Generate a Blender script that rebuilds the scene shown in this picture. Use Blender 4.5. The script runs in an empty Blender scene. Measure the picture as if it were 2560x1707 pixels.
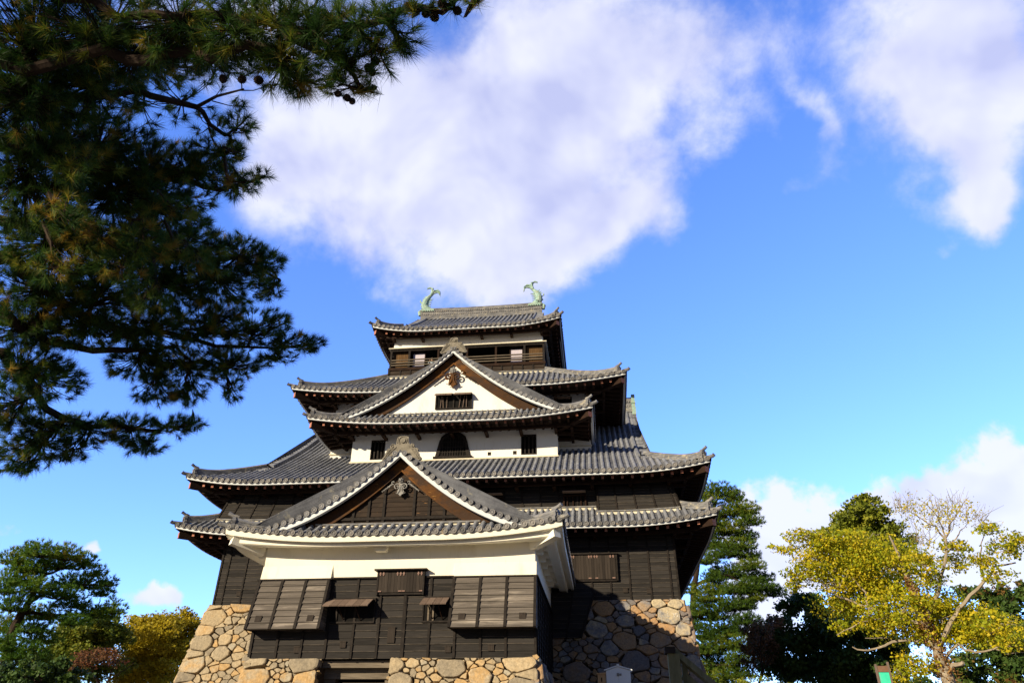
import bpy, math, random
import numpy as np
from math import sin, cos, pi, sqrt, radians, atan2
from mathutils import Vector, Matrix
random.seed(7); NR = np.random.default_rng(7)
SC = bpy.context.scene; COL = SC.collection

# ------------------------------------------------------------------ camera, sky, sun, exposure
F_PX = 1810.56                      # focal length in pixels of a 2560 px wide frame
PITCH, YAW, ROLL = radians(29.2255), radians(-6.6766), radians(0.4002)
CAM = Vector((7.8957, -37.0556, 1.6))
FW = Vector((sin(YAW)*cos(PITCH), cos(YAW)*cos(PITCH), sin(PITCH)))
_r = Vector((cos(YAW), -sin(YAW), 0)); _u = _r.cross(FW)
RT = _r*cos(ROLL) + _u*sin(ROLL); UP = -_r*sin(ROLL) + _u*cos(ROLL)
cd = bpy.data.cameras.new('camera'); cam = bpy.data.objects.new('camera', cd); COL.objects.link(cam)
cd.sensor_width = 36; cd.lens = F_PX/2560*36; cd.clip_start = 0.05; cd.clip_end = 5000
cam.matrix_world = Matrix(((RT.x, UP.x, -FW.x, CAM.x), (RT.y, UP.y, -FW.y, CAM.y), (RT.z, UP.z, -FW.z, CAM.z), (0, 0, 0, 1)))
SC.camera = cam
SC.view_settings.view_transform = 'Standard'; SC.view_settings.look = 'None'
SC.view_settings.exposure = 0.48; SC.view_settings.gamma = 1.0

SUNV = Vector((-0.85, -1.0, 0.47)).normalized()         # towards the sun
SUN_EL = math.asin(SUNV.z); SUN_AZ = atan2(SUNV.x, SUNV.y)
sl = bpy.data.lights.new('sun', 'SUN'); sl.energy = 5.0; sl.angle = radians(0.5); sl.color = (1.0, 0.86, 0.62)
so = bpy.data.objects.new('sun', sl); COL.objects.link(so)
so.rotation_euler = SUNV.to_track_quat('Z', 'Y').to_euler(); so.location = (-40, -60, 40)

W = bpy.data.worlds.new('World'); SC.world = W; W.use_nodes = True
def build_world():
    nt = W.node_tree; N = nt.nodes; Lk = nt.links
    for n in list(N): N.remove(n)
    out = N.new('ShaderNodeOutputWorld'); bg = N.new('ShaderNodeBackground')
    Lk.new(bg.outputs[0], out.inputs[0])
    sky = N.new('ShaderNodeTexSky'); sky.sky_type = 'NISHITA'; sky.sun_disc = False
    sky.sun_elevation = SUN_EL; sky.sun_rotation = SUN_AZ
    sky.air_density = 1.0; sky.dust_density = 0.3; sky.ozone_density = 2.0
    tc = N.new('ShaderNodeTexCoord')
    def M(op, a, b=None, c=None, clamp=False):
        n = N.new('ShaderNodeMath'); n.operation = op; n.use_clamp = clamp
        for i, v in enumerate((a, b, c)):
            if v is None: continue
            if isinstance(v, (int, float)): n.inputs[i].default_value = v
            else: Lk.new(v, n.inputs[i])
        return n.outputs[0]
    sep = N.new('ShaderNodeSeparateXYZ'); Lk.new(tc.outputs['Generated'], sep.inputs[0])
    az = M('MULTIPLY', M('ARCTAN2', sep.outputs[0], sep.outputs[1]), 180/pi)      # degrees from north
    el = M('MULTIPLY', M('ARCSINE', sep.outputs[2]), 180/pi)
    def noise(scale, detail, rough, off=0.0, dist=0.0, sh=(0, 0, 0)):
        mp = N.new('ShaderNodeMapping'); mp.inputs['Location'].default_value = (off+sh[0], off*.7+sh[1], off*.3+sh[2])
        Lk.new(tc.outputs['Generated'], mp.inputs[0])
        n = N.new('ShaderNodeTexNoise'); n.inputs['Scale'].default_value = scale
        n.inputs['Detail'].default_value = detail; n.inputs['Roughness'].default_value = rough
        n.inputs['Distortion'].default_value = dist
        Lk.new(mp.outputs[0], n.inputs['Vector']); return n.outputs['Fac']
    fb = noise(5.0, 12, 0.60, 3.1, 0.25); fs = noise(5.0, 4, 0.5, 3.1, 0.25); fbu = noise(5.0, 4, 0.5, 3.1, 0.25, (.015, .015, -.035)); fb2 = noise(16, 10, 0.62, 8.7, 0.15); lo = noise(2.6, 3, 0.5, 1.7)
    az = M('ADD', az, M('MULTIPLY', M('SUBTRACT', noise(3.3, 6, .55, 21.3), .5), 22)); el = M('ADD', el, M('MULTIPLY', M('SUBTRACT', noise(3.7, 6, .55, 43.9), .5), 15))
    def blob(a, e, ra, re, rot, gain):
        da = M('SUBTRACT', az, a); de = M('SUBTRACT', el, e)
        cr, sr = cos(radians(rot)), sin(radians(rot))
        x = M('ADD', M('MULTIPLY', da, cr/ra), M('MULTIPLY', de, sr/ra))
        y = M('ADD', M('MULTIPLY', da, -sr/re), M('MULTIPLY', de, cr/re))
        d2 = M('ADD', M('MULTIPLY', x, x), M('MULTIPLY', y, y))
        return M('MULTIPLY', M('EXPONENT', M('MULTIPLY', d2, -1.0)), gain)
    tot = None
    for b in SKY_BLOBS:
        v = blob(*b); tot = v if tot is None else M('ADD', tot, v)
    dens = M('ADD', tot, M('MULTIPLY', M('SUBTRACT', fb, 0.5), 1.35))
    dens = M('ADD', dens, M('MULTIPLY', M('SUBTRACT', fb2, 0.5), 0.75))
    mr = N.new('ShaderNodeMapRange'); mr.interpolation_type = 'SMOOTHSTEP'
    soft = N.new('ShaderNodeMapRange'); soft.inputs['From Min'].default_value = 16; soft.inputs['From Max'].default_value = 34
    soft.inputs['To Min'].default_value = .54; soft.inputs['To Max'].default_value = .98; Lk.new(el, soft.inputs['Value'])
    soft2 = N.new('ShaderNodeMapRange'); soft2.inputs['From Min'].default_value = 16; soft2.inputs['From Max'].default_value = 34
    soft2.inputs['To Min'].default_value = .32; soft2.inputs['To Max'].default_value = .20; Lk.new(el, soft2.inputs['Value'])
    Lk.new(soft2.outputs[0], mr.inputs['From Min']); Lk.new(soft.outputs[0], mr.inputs['From Max'])
    Lk.new(dens, mr.inputs['Value'])
    # sky colour
    # blue boosted to the north; unseen southern half dimmed to cut fill light
    nm = N.new('ShaderNodeMapRange'); nm.interpolation_type = 'SMOOTHSTEP'; nm.inputs['From Min'].default_value = -.35; nm.inputs['From Max'].default_value = .35
    Lk.new(sep.outputs[1], nm.inputs['Value'])
    tint = N.new('ShaderNodeMix'); tint.data_type = 'RGBA'; Lk.new(nm.outputs[0], tint.inputs[0])
    tint.inputs[6].default_value = (*SKY_SOUTH, 1); tint.inputs[7].default_value = (*SKY_NORTH, 1)
    hs = N.new('ShaderNodeMix'); hs.data_type = 'RGBA'; hs.blend_type = 'MULTIPLY'; hs.inputs[0].default_value = 1.0
    Lk.new(sky.outputs[0], hs.inputs[6]); Lk.new(tint.outputs[2], hs.inputs[7])
    # cloud colour: thick grey-lavender underside to white rim
    cr = N.new('ShaderNodeValToRGB')
    cr.color_ramp.elements[0].position = 0.20; cr.color_ramp.elements[0].color = (*CLOUD_DARK, 1)
    cr.color_ramp.elements[1].position = 0.72; cr.color_ramp.elements[1].color = (*CLOUD_LIGHT, 1)
    low_ = N.new('ShaderNodeMapRange'); low_.inputs['From Min'].default_value = 14; low_.inputs['From Max'].default_value = 30; low_.inputs['To Min'].default_value = .16; low_.inputs['To Max'].default_value = 0; Lk.new(el, low_.inputs['Value'])
    sh = M('ADD', M('ADD', M('MULTIPLY', lo, 0.75), .15), M('ADD', M('MULTIPLY', M('SUBTRACT', fs, fbu), 1.9), M('MULTIPLY', M('SUBTRACT', fb, .5), .35))); sh = M('ADD', sh, low_.outputs[0])
    Lk.new(sh, cr.inputs[0])
    mx = N.new('ShaderNodeMix'); mx.data_type = 'RGBA'
    Lk.new(M('MULTIPLY', mr.outputs[0], 0.93), mx.inputs[0]); Lk.new(hs.outputs[2], mx.inputs[6]); Lk.new(cr.outputs[0], mx.inputs[7])
    Lk.new(mx.outputs[2], bg.inputs['Color']); bg.inputs['Strength'].default_value = 0.13
SKY_NORTH = (1.06, 1.42, 2.5); SKY_SOUTH = (.20, .22, .32)
CLOUD_DARK = (3.3, 3.5, 5.2); CLOUD_LIGHT = (5.2, 5.3, 6.1)
# azimuth, elevation, radii, rotation, gain of the cloud banks (degrees)
SKY_BLOBS = [(-22, 43, 9, 5, 0, .75), (-10, 45, 9, 7, 0, .9), (0, 48, 9, 7, 0, .9), (8, 48, 7, 5, 0, .7), (-5, 38, 8, 5, 0, .8), (2, 37, 4, 3.5, 0, .5), (-14, 37, 8, 4, 0, .6), (-8, 34, 6, 2.5, 0, .5),
             (15, 50, 6, 5, 0, .42), (22, 50, 6, 2.5, 0, .33), (7, 40, 5, 4, 0, .45), (-35, 50, 15, 6, 0, .6), (-28, 39, 6, 5, 0, .6), (0, 58, 18, 6, 0, .6),
             (38, 47, 7.5, 6, 0, 1.0), (33.5, 41.5, 7, 4.5, 0, 1.0), (37, 37, 7, 4.5, 0, .95), (32, 33.5, 4, 2.5, 0, .6), (31.5, 33, 2.5, 2.5, 0, .5), (27, 31, 1.5, 1.2, 0, .4),
             (23.5, 43, 1.6, 4, -20, .5), (19.5, 40.5, 2.0, 3, -30, .46), (7.5, 36, 2.2, 1.8, 0, .35),
             (15, 15.8, 5, 3.2, 0, .92), (21, 14, 5.5, 3, 0, .88), (28, 14.2, 7, 3.2, 0, .92), (37, 12.5, 8, 3.2, 0, .88), (12, 12, 4, 4, 0, .55), (10, 8, 5, 3, 0, .35), (22, 7, 9, 2.5, 0, .4),
             (-34.8, 11.3, 1.3, 1.2, 0, .6), (-33, 7.5, 5, 1.5, 0, .5), (-29, 8.3, 1.8, 1.6, 0, .5), (-41, 11, 3, 2, 0, .4)]
build_world()

# ------------------------------------------------------------------ helpers
def ray(px, py):
    return FW + RT*((px-1280)/F_PX) - UP*((py-853.5)/F_PX)
def at(px, py, dist):
    return CAM + ray(px, py).normalized()*dist
def V(*a): return Vector(a)

class MB:
    def __init__(s): s.v = []; s.f = []; s.r = []; s.m = []; s.cr = 0.5; s.cm = 0
    def vert(s, p): s.v.append((p[0], p[1], p[2])); s.r.append(s.cr); return len(s.v)-1
    def face(s, *ix): s.f.append(tuple(ix)); s.m.append(s.cm)
    def quad(s, a, b, c, d): s.face(s.vert(a), s.vert(b), s.vert(c), s.vert(d))
    def poly(s, pts): s.face(*[s.vert(p) for p in pts])
    def boxv(s, o, a, b, c):                 # corner o, edge vectors
        o, a, b, c = Vector(o), Vector(a), Vector(b), Vector(c)
        if a.cross(b).dot(c) < 0: a, b = b, a
        i = [s.vert(o+a*x+b*y+c*z) for z in (0, 1) for y in (0, 1) for x in (0, 1)]
        for q in ((0, 2, 3, 1), (4, 5, 7, 6), (0, 1, 5, 4), (2, 6, 7, 3), (0, 4, 6, 2), (1, 3, 7, 5)): s.face(*[i[k] for k in q])
    def box(s, x0, x1, y0, y1, z0, z1): s.boxv((x0, y0, z0), (x1-x0, 0, 0), (0, y1-y0, 0), (0, 0, z1-z0))
    def beam(s, p, q, w, h, up=Vector((0, 0, 1))):   # box from p to q, p,q = centre of top face line
        p, q = Vector(p), Vector(q); t = (q-p).normalized(); sd = t.cross(up).normalized(); u = sd.cross(t)
        s.boxv(p - sd*w/2 - u*h, q-p, sd*w, u*h)
    def tube(s, pts, rad, seg=6, caps=True, flat=None):
        pts = [Vector(p) for p in pts]; n = len(pts)
        if not hasattr(rad, '__len__'): rad = [rad]*n
        rings = []; ref = Vector((0.3, 0.2, 1))
        for i, p in enumerate(pts):
            t = (pts[min(i+1, n-1)]-pts[max(i-1, 0)]).normalized()
            if abs(t.dot(ref.normalized())) > .95: ref = Vector((1, .1, 0.2))
            a = t.cross(ref).normalized(); b = t.cross(a)
            if flat: b2 = b
            rings.append([s.vert(p + (a*cos(k*2*pi/seg) + b*sin(k*2*pi/seg))*rad[i]) for k in range(seg)])
        for i in range(n-1):
            for k in range(seg):
                k2 = (k+1) % seg; s.face(rings[i][k], rings[i][k2], rings[i+1][k2], rings[i+1][k])
        if caps: s.face(*reversed(rings[0])); s.face(*rings[-1])
    def sweep(s, sec, pts, up=Vector((0, 0, 1)), side=None, caps=True, scale=None):   # sec: closed list of (side, up)
        pts = [Vector(p) for p in pts]; n = len(pts); m = len(sec); rings = []
        for i, p in enumerate(pts):
            t = (pts[min(i+1, n-1)]-pts[max(i-1, 0)]).normalized()
            sd = Vector(side) if side is not None else t.cross(up).normalized()
            k = scale[i] if scale else 1
            rings.append([s.vert(p + sd*a*k + up*b*k) for a, b in sec])
        for i in range(n-1):
            for k in range(m):
                k2 = (k+1) % m; s.face(rings[i][k], rings[i][k2], rings[i+1][k2], rings[i+1][k])
        if caps: s.face(*reversed(rings[0])); s.face(*rings[-1])
    def prism(s, pts, d):                     # closed outline pts (3D), extruded by vector d
        pts = [Vector(p) for p in pts]; d = Vector(d); n = len(pts)
        a = [s.vert(p) for p in pts]; b = [s.vert(p+d) for p in pts]
        s.face(*reversed(a)); s.face(*b)
        for i in range(n): j = (i+1) % n; s.face(a[i], a[j], b[j], b[i])
    def disc(s, c, n, r, h=.03, seg=10, ring=True):      # round tile end with a raised rim
        c, n = Vector(c), Vector(n).normalized(); a = n.cross(Vector((0.1, 0.05, 1))).normalized(); b = n.cross(a)
        def rg(rr, off): return [s.vert(c + n*off + (a*cos(2*pi*k/seg)+b*sin(2*pi*k/seg))*rr) for k in range(seg)]
        R = [rg(r, -h), rg(r, 0), rg(r*.78, 0), rg(r*.70, -.02)]
        if ring: R += [rg(r*.42, -.02), rg(r*.36, 0)]
        for A, B in zip(R, R[1:]):
            for k in range(seg): k2 = (k+1) % seg; s.face(A[k], A[k2], B[k2], B[k])
        s.face(*R[-1])
    def build(s, name, mats, parent=None, smooth=False, root=None, **props):
        if not isinstance(mats, (list, tuple)): mats = [mats]
        me = bpy.data.meshes.new(name)
        v = np.array(s.v, dtype=np.float64).reshape(-1, 3)
        if parent is not None:
            r = parent
            while r.parent: r = r.parent
            v = v - np.array(r.location)
        me.from_pydata(v.tolist(), [], s.f); 
        for m in mats: me.materials.append(m)
        if len(mats) > 1: me.polygons.foreach_set('material_index', s.m)
        at_ = me.attributes.new('rnd', 'FLOAT', 'POINT'); at_.data.foreach_set('value', np.array(s.r, dtype=np.float32))
        if smooth: me.polygons.foreach_set('use_smooth', [True]*len(me.polygons))
        me.validate(); me.update()
        ob = bpy.data.objects.new(name, me); COL.objects.link(ob)
        if parent is not None: ob.parent = parent
        for k, val in props.items(): ob[k] = val
        return ob

def thing(name, label, cat, loc=(0, 0, 0), group=None):
    o = bpy.data.objects.new(name, None); COL.objects.link(o); o.location = loc; o.empty_display_size = .3
    o['label'] = label; o['category'] = cat
    if group: o['group'] = group
    return o
def tag(o, label, cat, group=None):
    o['label'] = label; o['category'] = cat
    if group: o['group'] = group
    return o
def quadmesh(name, P, mat, parent=None, rnd=None):        # P: (n,k,3) polygons with k corners
    n, k, _ = P.shape
    off = np.zeros(3)
    if parent is not None:
        r = parent
        while r.parent: r = r.parent
        off = np.array(r.location)
    me = bpy.data.meshes.new(name); me.vertices.add(n*k); me.loops.add(n*k); me.polygons.add(n)
    me.vertices.foreach_set('co', (P.reshape(-1, 3)-off).astype(np.float32).ravel())
    me.loops.foreach_set('vertex_index', np.arange(n*k, dtype=np.int32))
    me.polygons.foreach_set('loop_start', np.arange(0, n*k, k, dtype=np.int32))
    try: me.polygons.foreach_set('loop_total', np.full(n, k, dtype=np.int32))
    except Exception: pass
    me.materials.append(mat)
    if rnd is not None:
        a = me.attributes.new('rnd', 'FLOAT', 'POINT'); a.data.foreach_set('value', np.repeat(rnd, k).astype(np.float32))
    me.update(calc_edges=True)
    o = bpy.data.objects.new(name, me); COL.objects.link(o)
    if parent is not None: o.parent = parent
    return o

# ------------------------------------------------------------------ materials
def mat(name, c1, c2=None, rough=.8, ns=3.0, stretch=(1, 1, 1), nmix=.6, spots=None, bump=0.0, bscale=None, attr=True, trans=0.0, detail=6, grime=None, spec=.12):
    m = bpy.data.materials.new(name); m.use_nodes = True; nt = m.node_tree; N = nt.nodes; Lk = nt.links
    b = N['Principled BSDF']; b.inputs['Roughness'].default_value = rough
    b.inputs['Specular IOR Level'].default_value = spec
    c2 = c2 or c1
    tc = N.new('ShaderNodeTexCoord'); mp = N.new('ShaderNodeMapping'); mp.inputs['Scale'].default_value = stretch
    Lk.new(tc.outputs['Object'], mp.inputs[0])
    nz = N.new('ShaderNodeTexNoise'); nz.inputs['Scale'].default_value = ns; nz.inputs['Detail'].default_value = detail
    nz.inputs['Roughness'].default_value = .62; Lk.new(mp.outputs[0], nz.inputs['Vector'])
    mrg = N.new('ShaderNodeMapRange'); mrg.inputs[1].default_value = .3; mrg.inputs[2].default_value = .7; Lk.new(nz.outputs['Fac'], mrg.inputs[0])
    fac = mrg.outputs[0]
    if attr:
        at_ = N.new('ShaderNodeAttribute'); at_.attribute_name = 'rnd'
        mm = N.new('ShaderNodeMix'); mm.data_type = 'FLOAT'; mm.inputs[0].default_value = nmix
        Lk.new(at_.outputs['Fac'], mm.inputs[2]); Lk.new(fac, mm.inputs[3]); fac = mm.outputs[0]
    mx = N.new('ShaderNodeMix'); mx.data_type = 'RGBA'; mx.inputs[6].default_value = (*c1, 1); mx.inputs[7].default_value = (*c2, 1)
    Lk.new(fac, mx.inputs[0]); col = mx.outputs[2]
    for sp in (spots or []):                  # (colour, noise scale, lo, hi)
        n2 = N.new('ShaderNodeTexNoise'); n2.inputs['Scale'].default_value = sp[1]; n2.inputs['Detail'].default_value = 5; n2.inputs['Roughness'].default_value = .65
        mp2 = N.new('ShaderNodeMapping'); mp2.inputs['Location'].default_value = (sp[1]*1.3, 2.1, sp[2]*7)
        if len(sp) > 4: mp2.inputs['Scale'].default_value = sp[4]
        Lk.new(tc.outputs['Object'], mp2.inputs[0]); Lk.new(mp2.outputs[0], n2.inputs['Vector'])
        r2 = N.new('ShaderNodeMapRange'); r2.inputs[1].default_value = sp[2]; r2.inputs[2].default_value = sp[3]; Lk.new(n2.outputs['Fac'], r2.inputs[0])
        m2 = N.new('ShaderNodeMix'); m2.data_type = 'RGBA'; Lk.new(r2.outputs[0], m2.inputs[0]); Lk.new(col, m2.inputs[6]); m2.inputs[7].default_value = (*sp[0], 1)
        col = m2.outputs[2]
    Lk.new(col, b.inputs['Base Color'])
    if bump:
        nb = N.new('ShaderNodeTexNoise'); nb.inputs['Scale'].default_value = bscale or ns*3; nb.inputs['Detail'].default_value = 6
        Lk.new(mp.outputs[0], nb.inputs['Vector'])
        bp = N.new('ShaderNodeBump'); bp.inputs['Strength'].default_value = bump; bp.inputs['Distance'].default_value = .03
        Lk.new(nb.outputs['Fac'], bp.inputs['Height']); Lk.new(bp.outputs[0], b.inputs['Normal'])
    if trans:
        out = N['Material Output']; tr = N.new('ShaderNodeBsdfTranslucent'); Lk.new(col, tr.inputs['Color'])
        ms = N.new('ShaderNodeMixShader'); ms.inputs[0].default_value = trans
        Lk.new(b.outputs[0], ms.inputs[1]); Lk.new(tr.outputs[0], ms.inputs[2]); Lk.new(ms.outputs[0], out.inputs['Surface'])
    return m
M_TILE = mat('grey_roof_tile', (.045, .047, .060), (.31, .32, .35), .62, 1.4, nmix=.34, spots=[((.36, .33, .24), 2.3, .60, .78), ((.07, .07, .075), 5, .6, .8)], bump=.25, bscale=14)
M_TILE_END = mat('weathered_tile_end', (.085, .085, .09), (.33, .31, .29), .7, 3, nmix=.3, spots=[((.40, .28, .13), 3.0, .62, .78)], bump=.2, bscale=20)
M_RIDGE = mat('ridge_tile', (.09, .09, .10), (.27, .265, .26), .7, 2.2, (1, 1, 3), attr=False, spots=[((.42, .37, .27), 4, .55, .72)], bump=.3, bscale=16)
M_MORTAR = mat('cream_mortar', (.62, .55, .40), (.72, .66, .52), .9, 4, attr=False)
M_PLASTER = mat('white_plaster', (.80, .775, .71), (.86, .84, .78), .85, .8, attr=False, spots=[((.60, .56, .48), .9, .57, .82, (1, 1, .35)), ((.70, .66, .57), 6, .58, .8, (2, 2, .25))], bump=.04, bscale=9)
M_PLASTER_W = mat('ivory_plaster', (.84, .79, .65), (.88, .83, .70), .85, .7, attr=False, spots=[((.66, .58, .42), 1.0, .58, .85, (1, 1, .4)), ((.74, .67, .52), 6, .6, .8, (2, 2, .25))], bump=.03, bscale=9)
M_FASCIA = mat('pale_eave_board', (.60, .63, .66), (.72, .73, .72), .6, 5, attr=False)
M_BLACK = mat('black_stained_boards', (.0145, .0135, .013), (.054, .048, .044), .8, 2.2, (.6, .6, 14), nmix=.5, spec=.05, bump=.35, bscale=4, spots=[((.075, .062, .05), 1.1, .60, .80, (.5, .5, 6))])
M_WORN = mat('worn_board_edge', (.04, .033, .027), (.12, .10, .08), .8, 3, attr=False)
M_BLACKV = mat('black_stained_vertical_boards', (.014, .011, .0095), (.058, .045, .036), .75, 2.2, (14, 14, .6), nmix=.5, bump=.3, bscale=4)
M_BATTEN = mat('dark_batten', (.010, .008, .007), (.032, .025, .021), .7, 3, (2, 2, 2), attr=False, bump=.2)
M_GREYWOOD = mat('weathered_grey_boards', (.05, .043, .037), (.185, .158, .135), .8, 1.5, (.5, .5, 10), nmix=.6, bump=.35, bscale=4, spots=[((.36, .31, .26), 1.0, .56, .75, (.35, .35, 4)), ((.06, .05, .042), 1.3, .60, .75, (.5, .5, 9))])
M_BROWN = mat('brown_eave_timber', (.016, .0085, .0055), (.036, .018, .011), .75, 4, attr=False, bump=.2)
M_RED = mat('red_brown_rafter_end', (.34, .13, .08), (.46, .20, .13), .7, 6, attr=False)
M_ORANGE = mat('orange_bargeboard', (.015, .010, .007), (.21, .082, .016), .7, 2.2, (1.6, 1.6, 3), nmix=.30, detail=9, bump=.3, bscale=6, spots=[((.05, .027, .016), 1.2, .42, .58, (1, 1, 1.5)), ((.55, .30, .08), 7, .66, .74, (.6, .6, 3))])
M_RUST = mat('worn_panel', (.018, .013, .010), (.05, .034, .024), .75, 2, (.7, .7, 12), nmix=.6, bump=.3, spots=[((.40, .20, .07), 3.2, .66, .72, (.5, .5, 5))])
M_COPPER = mat('pale_copper_fitting', (.20, .12, .095), (.30, .19, .155), .6, 8, attr=False)
M_PATINA = mat('green_copper_patina', (.20, .33, .28), (.40, .52, .44), .75, 5, attr=False, spots=[((.33, .30, .20), 4, .52, .7)], bump=.3, bscale=12)
M_ONI = mat('stone_grey_ornament', (.14, .125, .10), (.27, .24, .19), .8, 5, attr=False, spots=[((.20, .25, .20), 3, .62, .8)], bump=.2)
M_DARK = mat('dark_interior', (.006, .006, .006), (.012, .010, .009), .9, 3, attr=False)
M_YBOARD = mat('worn_pale_planks', (.03, .018, .010), (.20, .11, .045), .8, 3.5, (9, 9, .7), nmix=.6)
M_SHOJI = mat('window_pane', (.45, .42, .52), (.62, .55, .56), .25, 6, (8, 8, 1), attr=False, spec=.6)
M_SILVER = mat('silvery_grey_carving', (.13, .12, .115), (.34, .33, .31), .5, 6, attr=False, spots=[((.20, .10, .05), 5, .58, .68)])
def stonemat(name, cols, k=1.0):
    m = mat(name, (.3, .3, .3), (.3, .3, .3), .92, 2, bump=.9, bscale=7, attr=True)
    nt = m.node_tree; N = nt.nodes; Lk = nt.links; b = N['Principled BSDF']
    a = N.new('ShaderNodeAttribute'); a.attribute_name = 'rnd'; r = N.new('ShaderNodeValToRGB'); el = r.color_ramp.elements
    for i, (p, c) in enumerate(cols):
        e = el[i] if i < 2 else el.new(p)
        e.position = p; e.color = (*[q*k for q in c], 1)
    tc = N.new('ShaderNodeTexCoord'); nz = N.new('ShaderNodeTexNoise'); nz.inputs['Scale'].default_value = 2.2; nz.inputs['Detail'].default_value = 9; nz.inputs['Roughness'].default_value = .65
    Lk.new(tc.outputs['Object'], nz.inputs['Vector'])
    ad = N.new('ShaderNodeMath'); ad.operation = 'MULTIPLY_ADD'; Lk.new(nz.outputs['Fac'], ad.inputs[0]); ad.inputs[1].default_value = .75; ad.inputs[2].default_value = -.375
    sm = N.new('ShaderNodeMath'); sm.operation = 'ADD'; Lk.new(a.outputs['Fac'], sm.inputs[0]); Lk.new(ad.outputs[0], sm.inputs[1]); Lk.new(sm.outputs[0], r.inputs[0])
    n2 = N.new('ShaderNodeTexNoise'); n2.inputs['Scale'].default_value = 11; n2.inputs['Detail'].default_value = 8; n2.inputs['Roughness'].default_value = .7; Lk.new(tc.outputs['Object'], n2.inputs['Vector'])
    mr = N.new('ShaderNodeMapRange'); mr.inputs[1].default_value = .3; mr.inputs[2].default_value = .7; mr.inputs[3].default_value = .62; mr.inputs[4].default_value = 1.2; Lk.new(n2.outputs['Fac'], mr.inputs[0])
    hs = N.new('ShaderNodeHueSaturation'); Lk.new(mr.outputs[0], hs.inputs['Value']); Lk.new(r.outputs[0], hs.inputs['Color']); Lk.new(hs.outputs[0], b.inputs['Base Color'])
    return m
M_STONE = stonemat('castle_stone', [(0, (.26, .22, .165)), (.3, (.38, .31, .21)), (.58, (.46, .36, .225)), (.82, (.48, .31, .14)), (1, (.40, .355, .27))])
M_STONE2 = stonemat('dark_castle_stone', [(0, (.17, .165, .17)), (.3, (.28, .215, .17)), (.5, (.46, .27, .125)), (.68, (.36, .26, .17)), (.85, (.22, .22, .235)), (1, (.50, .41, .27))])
M_CHALK = mat('chalk', (.72, .70, .66), (.80, .78, .74), .95, 20, attr=False)
M_GAP = mat('stone_gap_fill', (.035, .025, .016), (.11, .075, .045), .95, 9, attr=False, bump=.7, bscale=14)  # backing fill, darkened to carry the shadow in the gaps
M_LINTEL = mat('grey_gate_timber', (.10, .08, .06), (.22, .18, .135), .8, 2, (.6, 1, 8), attr=False, bump=.3)
M_SHINGLE = mat('weathered_shingle', (.10, .07, .055), (.25, .18, .14), .8, 3, (8, 8, 2), nmix=.5, bump=.3)
M_BARK = mat('pine_bark', (.018, .012, .009), (.055, .036, .025), .9, 6, (1, 1, .5), attr=False, bump=.6, bscale=12)
M_PALEBARK = mat('pale_bark', (.20, .16, .115), (.38, .32, .24), .9, 3, attr=False, bump=.3)
M_GROUND = mat('gravel_ground', (.09, .08, .065), (.14, .12, .095), .95, .6, attr=False, bump=.4, bscale=30)
def leafmat(name, cols, trans=.35):
    m = bpy.data.materials.new(name); m.use_nodes = True; nt = m.node_tree; N = nt.nodes; Lk = nt.links
    b = N['Principled BSDF']; b.inputs['Roughness'].default_value = .6; b.inputs['Specular IOR Level'].default_value = .25
    a = N.new('ShaderNodeAttribute'); a.attribute_name = 'rnd'; r = N.new('ShaderNodeValToRGB')
    el = r.color_ramp.elements
    for i, (p, c) in enumerate(cols):
        e = el[i] if i < 2 else el.new(p)
        e.position = p; e.color = (*c, 1)
    Lk.new(a.outputs['Fac'], r.inputs[0]); Lk.new(r.outputs[0], b.inputs['Base Color'])
    tr = N.new('ShaderNodeBsdfTranslucent'); Lk.new(r.outputs[0], tr.inputs['Color'])
    ms = N.new('ShaderNodeMixShader'); ms.inputs[0].default_value = trans
    Lk.new(b.outputs[0], ms.inputs[1]); Lk.new(tr.outputs[0], ms.inputs[2]); Lk.new(ms.outputs[0], N['Material Output'].inputs['Surface'])
    return m

# ------------------------------------------------------------------ roofs
class Roof:
    """Japanese tiled roof. local x runs along the ridge; rot = 0 (ridge east-west) or 1 (local +x points south)."""
    def __init__(s, cx, cy, rot, ex, ey, ze, H, sx=1.0, gx=None, gw=None, D=None, cut=None, lift=.45, R=4.0, ovx=1.8, ovy=1.8, sof=.20, srise=.5):
        s.__dict__.update(locals()); del s.__dict__['s']
    def tf(s, x, y, z):
        return Vector((s.cx+x, s.cy+y, z)) if not s.rot else Vector((s.cx+y, s.cy-x, z))
    def F(s, d): return max(0., 1-max(d, 0)/s.R)**2.1
    def dx(s, x):
        if s.cut is not None: return (s.ex-x)*s.sx
        return (s.ex-abs(x))*s.sx
    def Z(s, x, y, d): return s.ze + s.H(d) + s.lift*s.F(s.dx(x))*s.F(s.ey-abs(y))
    def P(s, side, t, d):
        """side: ('m', +-1) long slopes, ('h', +-1) hip slopes; t along the eave, d up the slope."""
        k, g = side
        if k == 'm': x, y = t, g*(s.ey-d)
        else: x, y = g*(s.ex-d/s.sx), t
        return s.tf(x, y, s.Z(x, y, d))
    def dmax(s, side, t):
        k, g = side
        if k == 'm':
            h = s.dx(t)
            if s.D is not None: return min(s.D, h)
            if (t <= s.gx if s.cut is not None else abs(t) <= s.gx): return s.ey
            return min(h, s.ey)
        h = s.ey-abs(t)
        return min(s.D if s.D is not None else (s.ex-s.gw)*s.sx, h)
    def trange(s, side):
        if side[0] == 'm': return (-s.cut if s.cut is not None else -s.ex, s.ex)
        return (-s.ey, s.ey)
    def sides(s):
        r = [('m', 1), ('m', -1), ('h', 1)]
        if s.cut is None: r.append(('h', -1))
        return r

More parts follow.
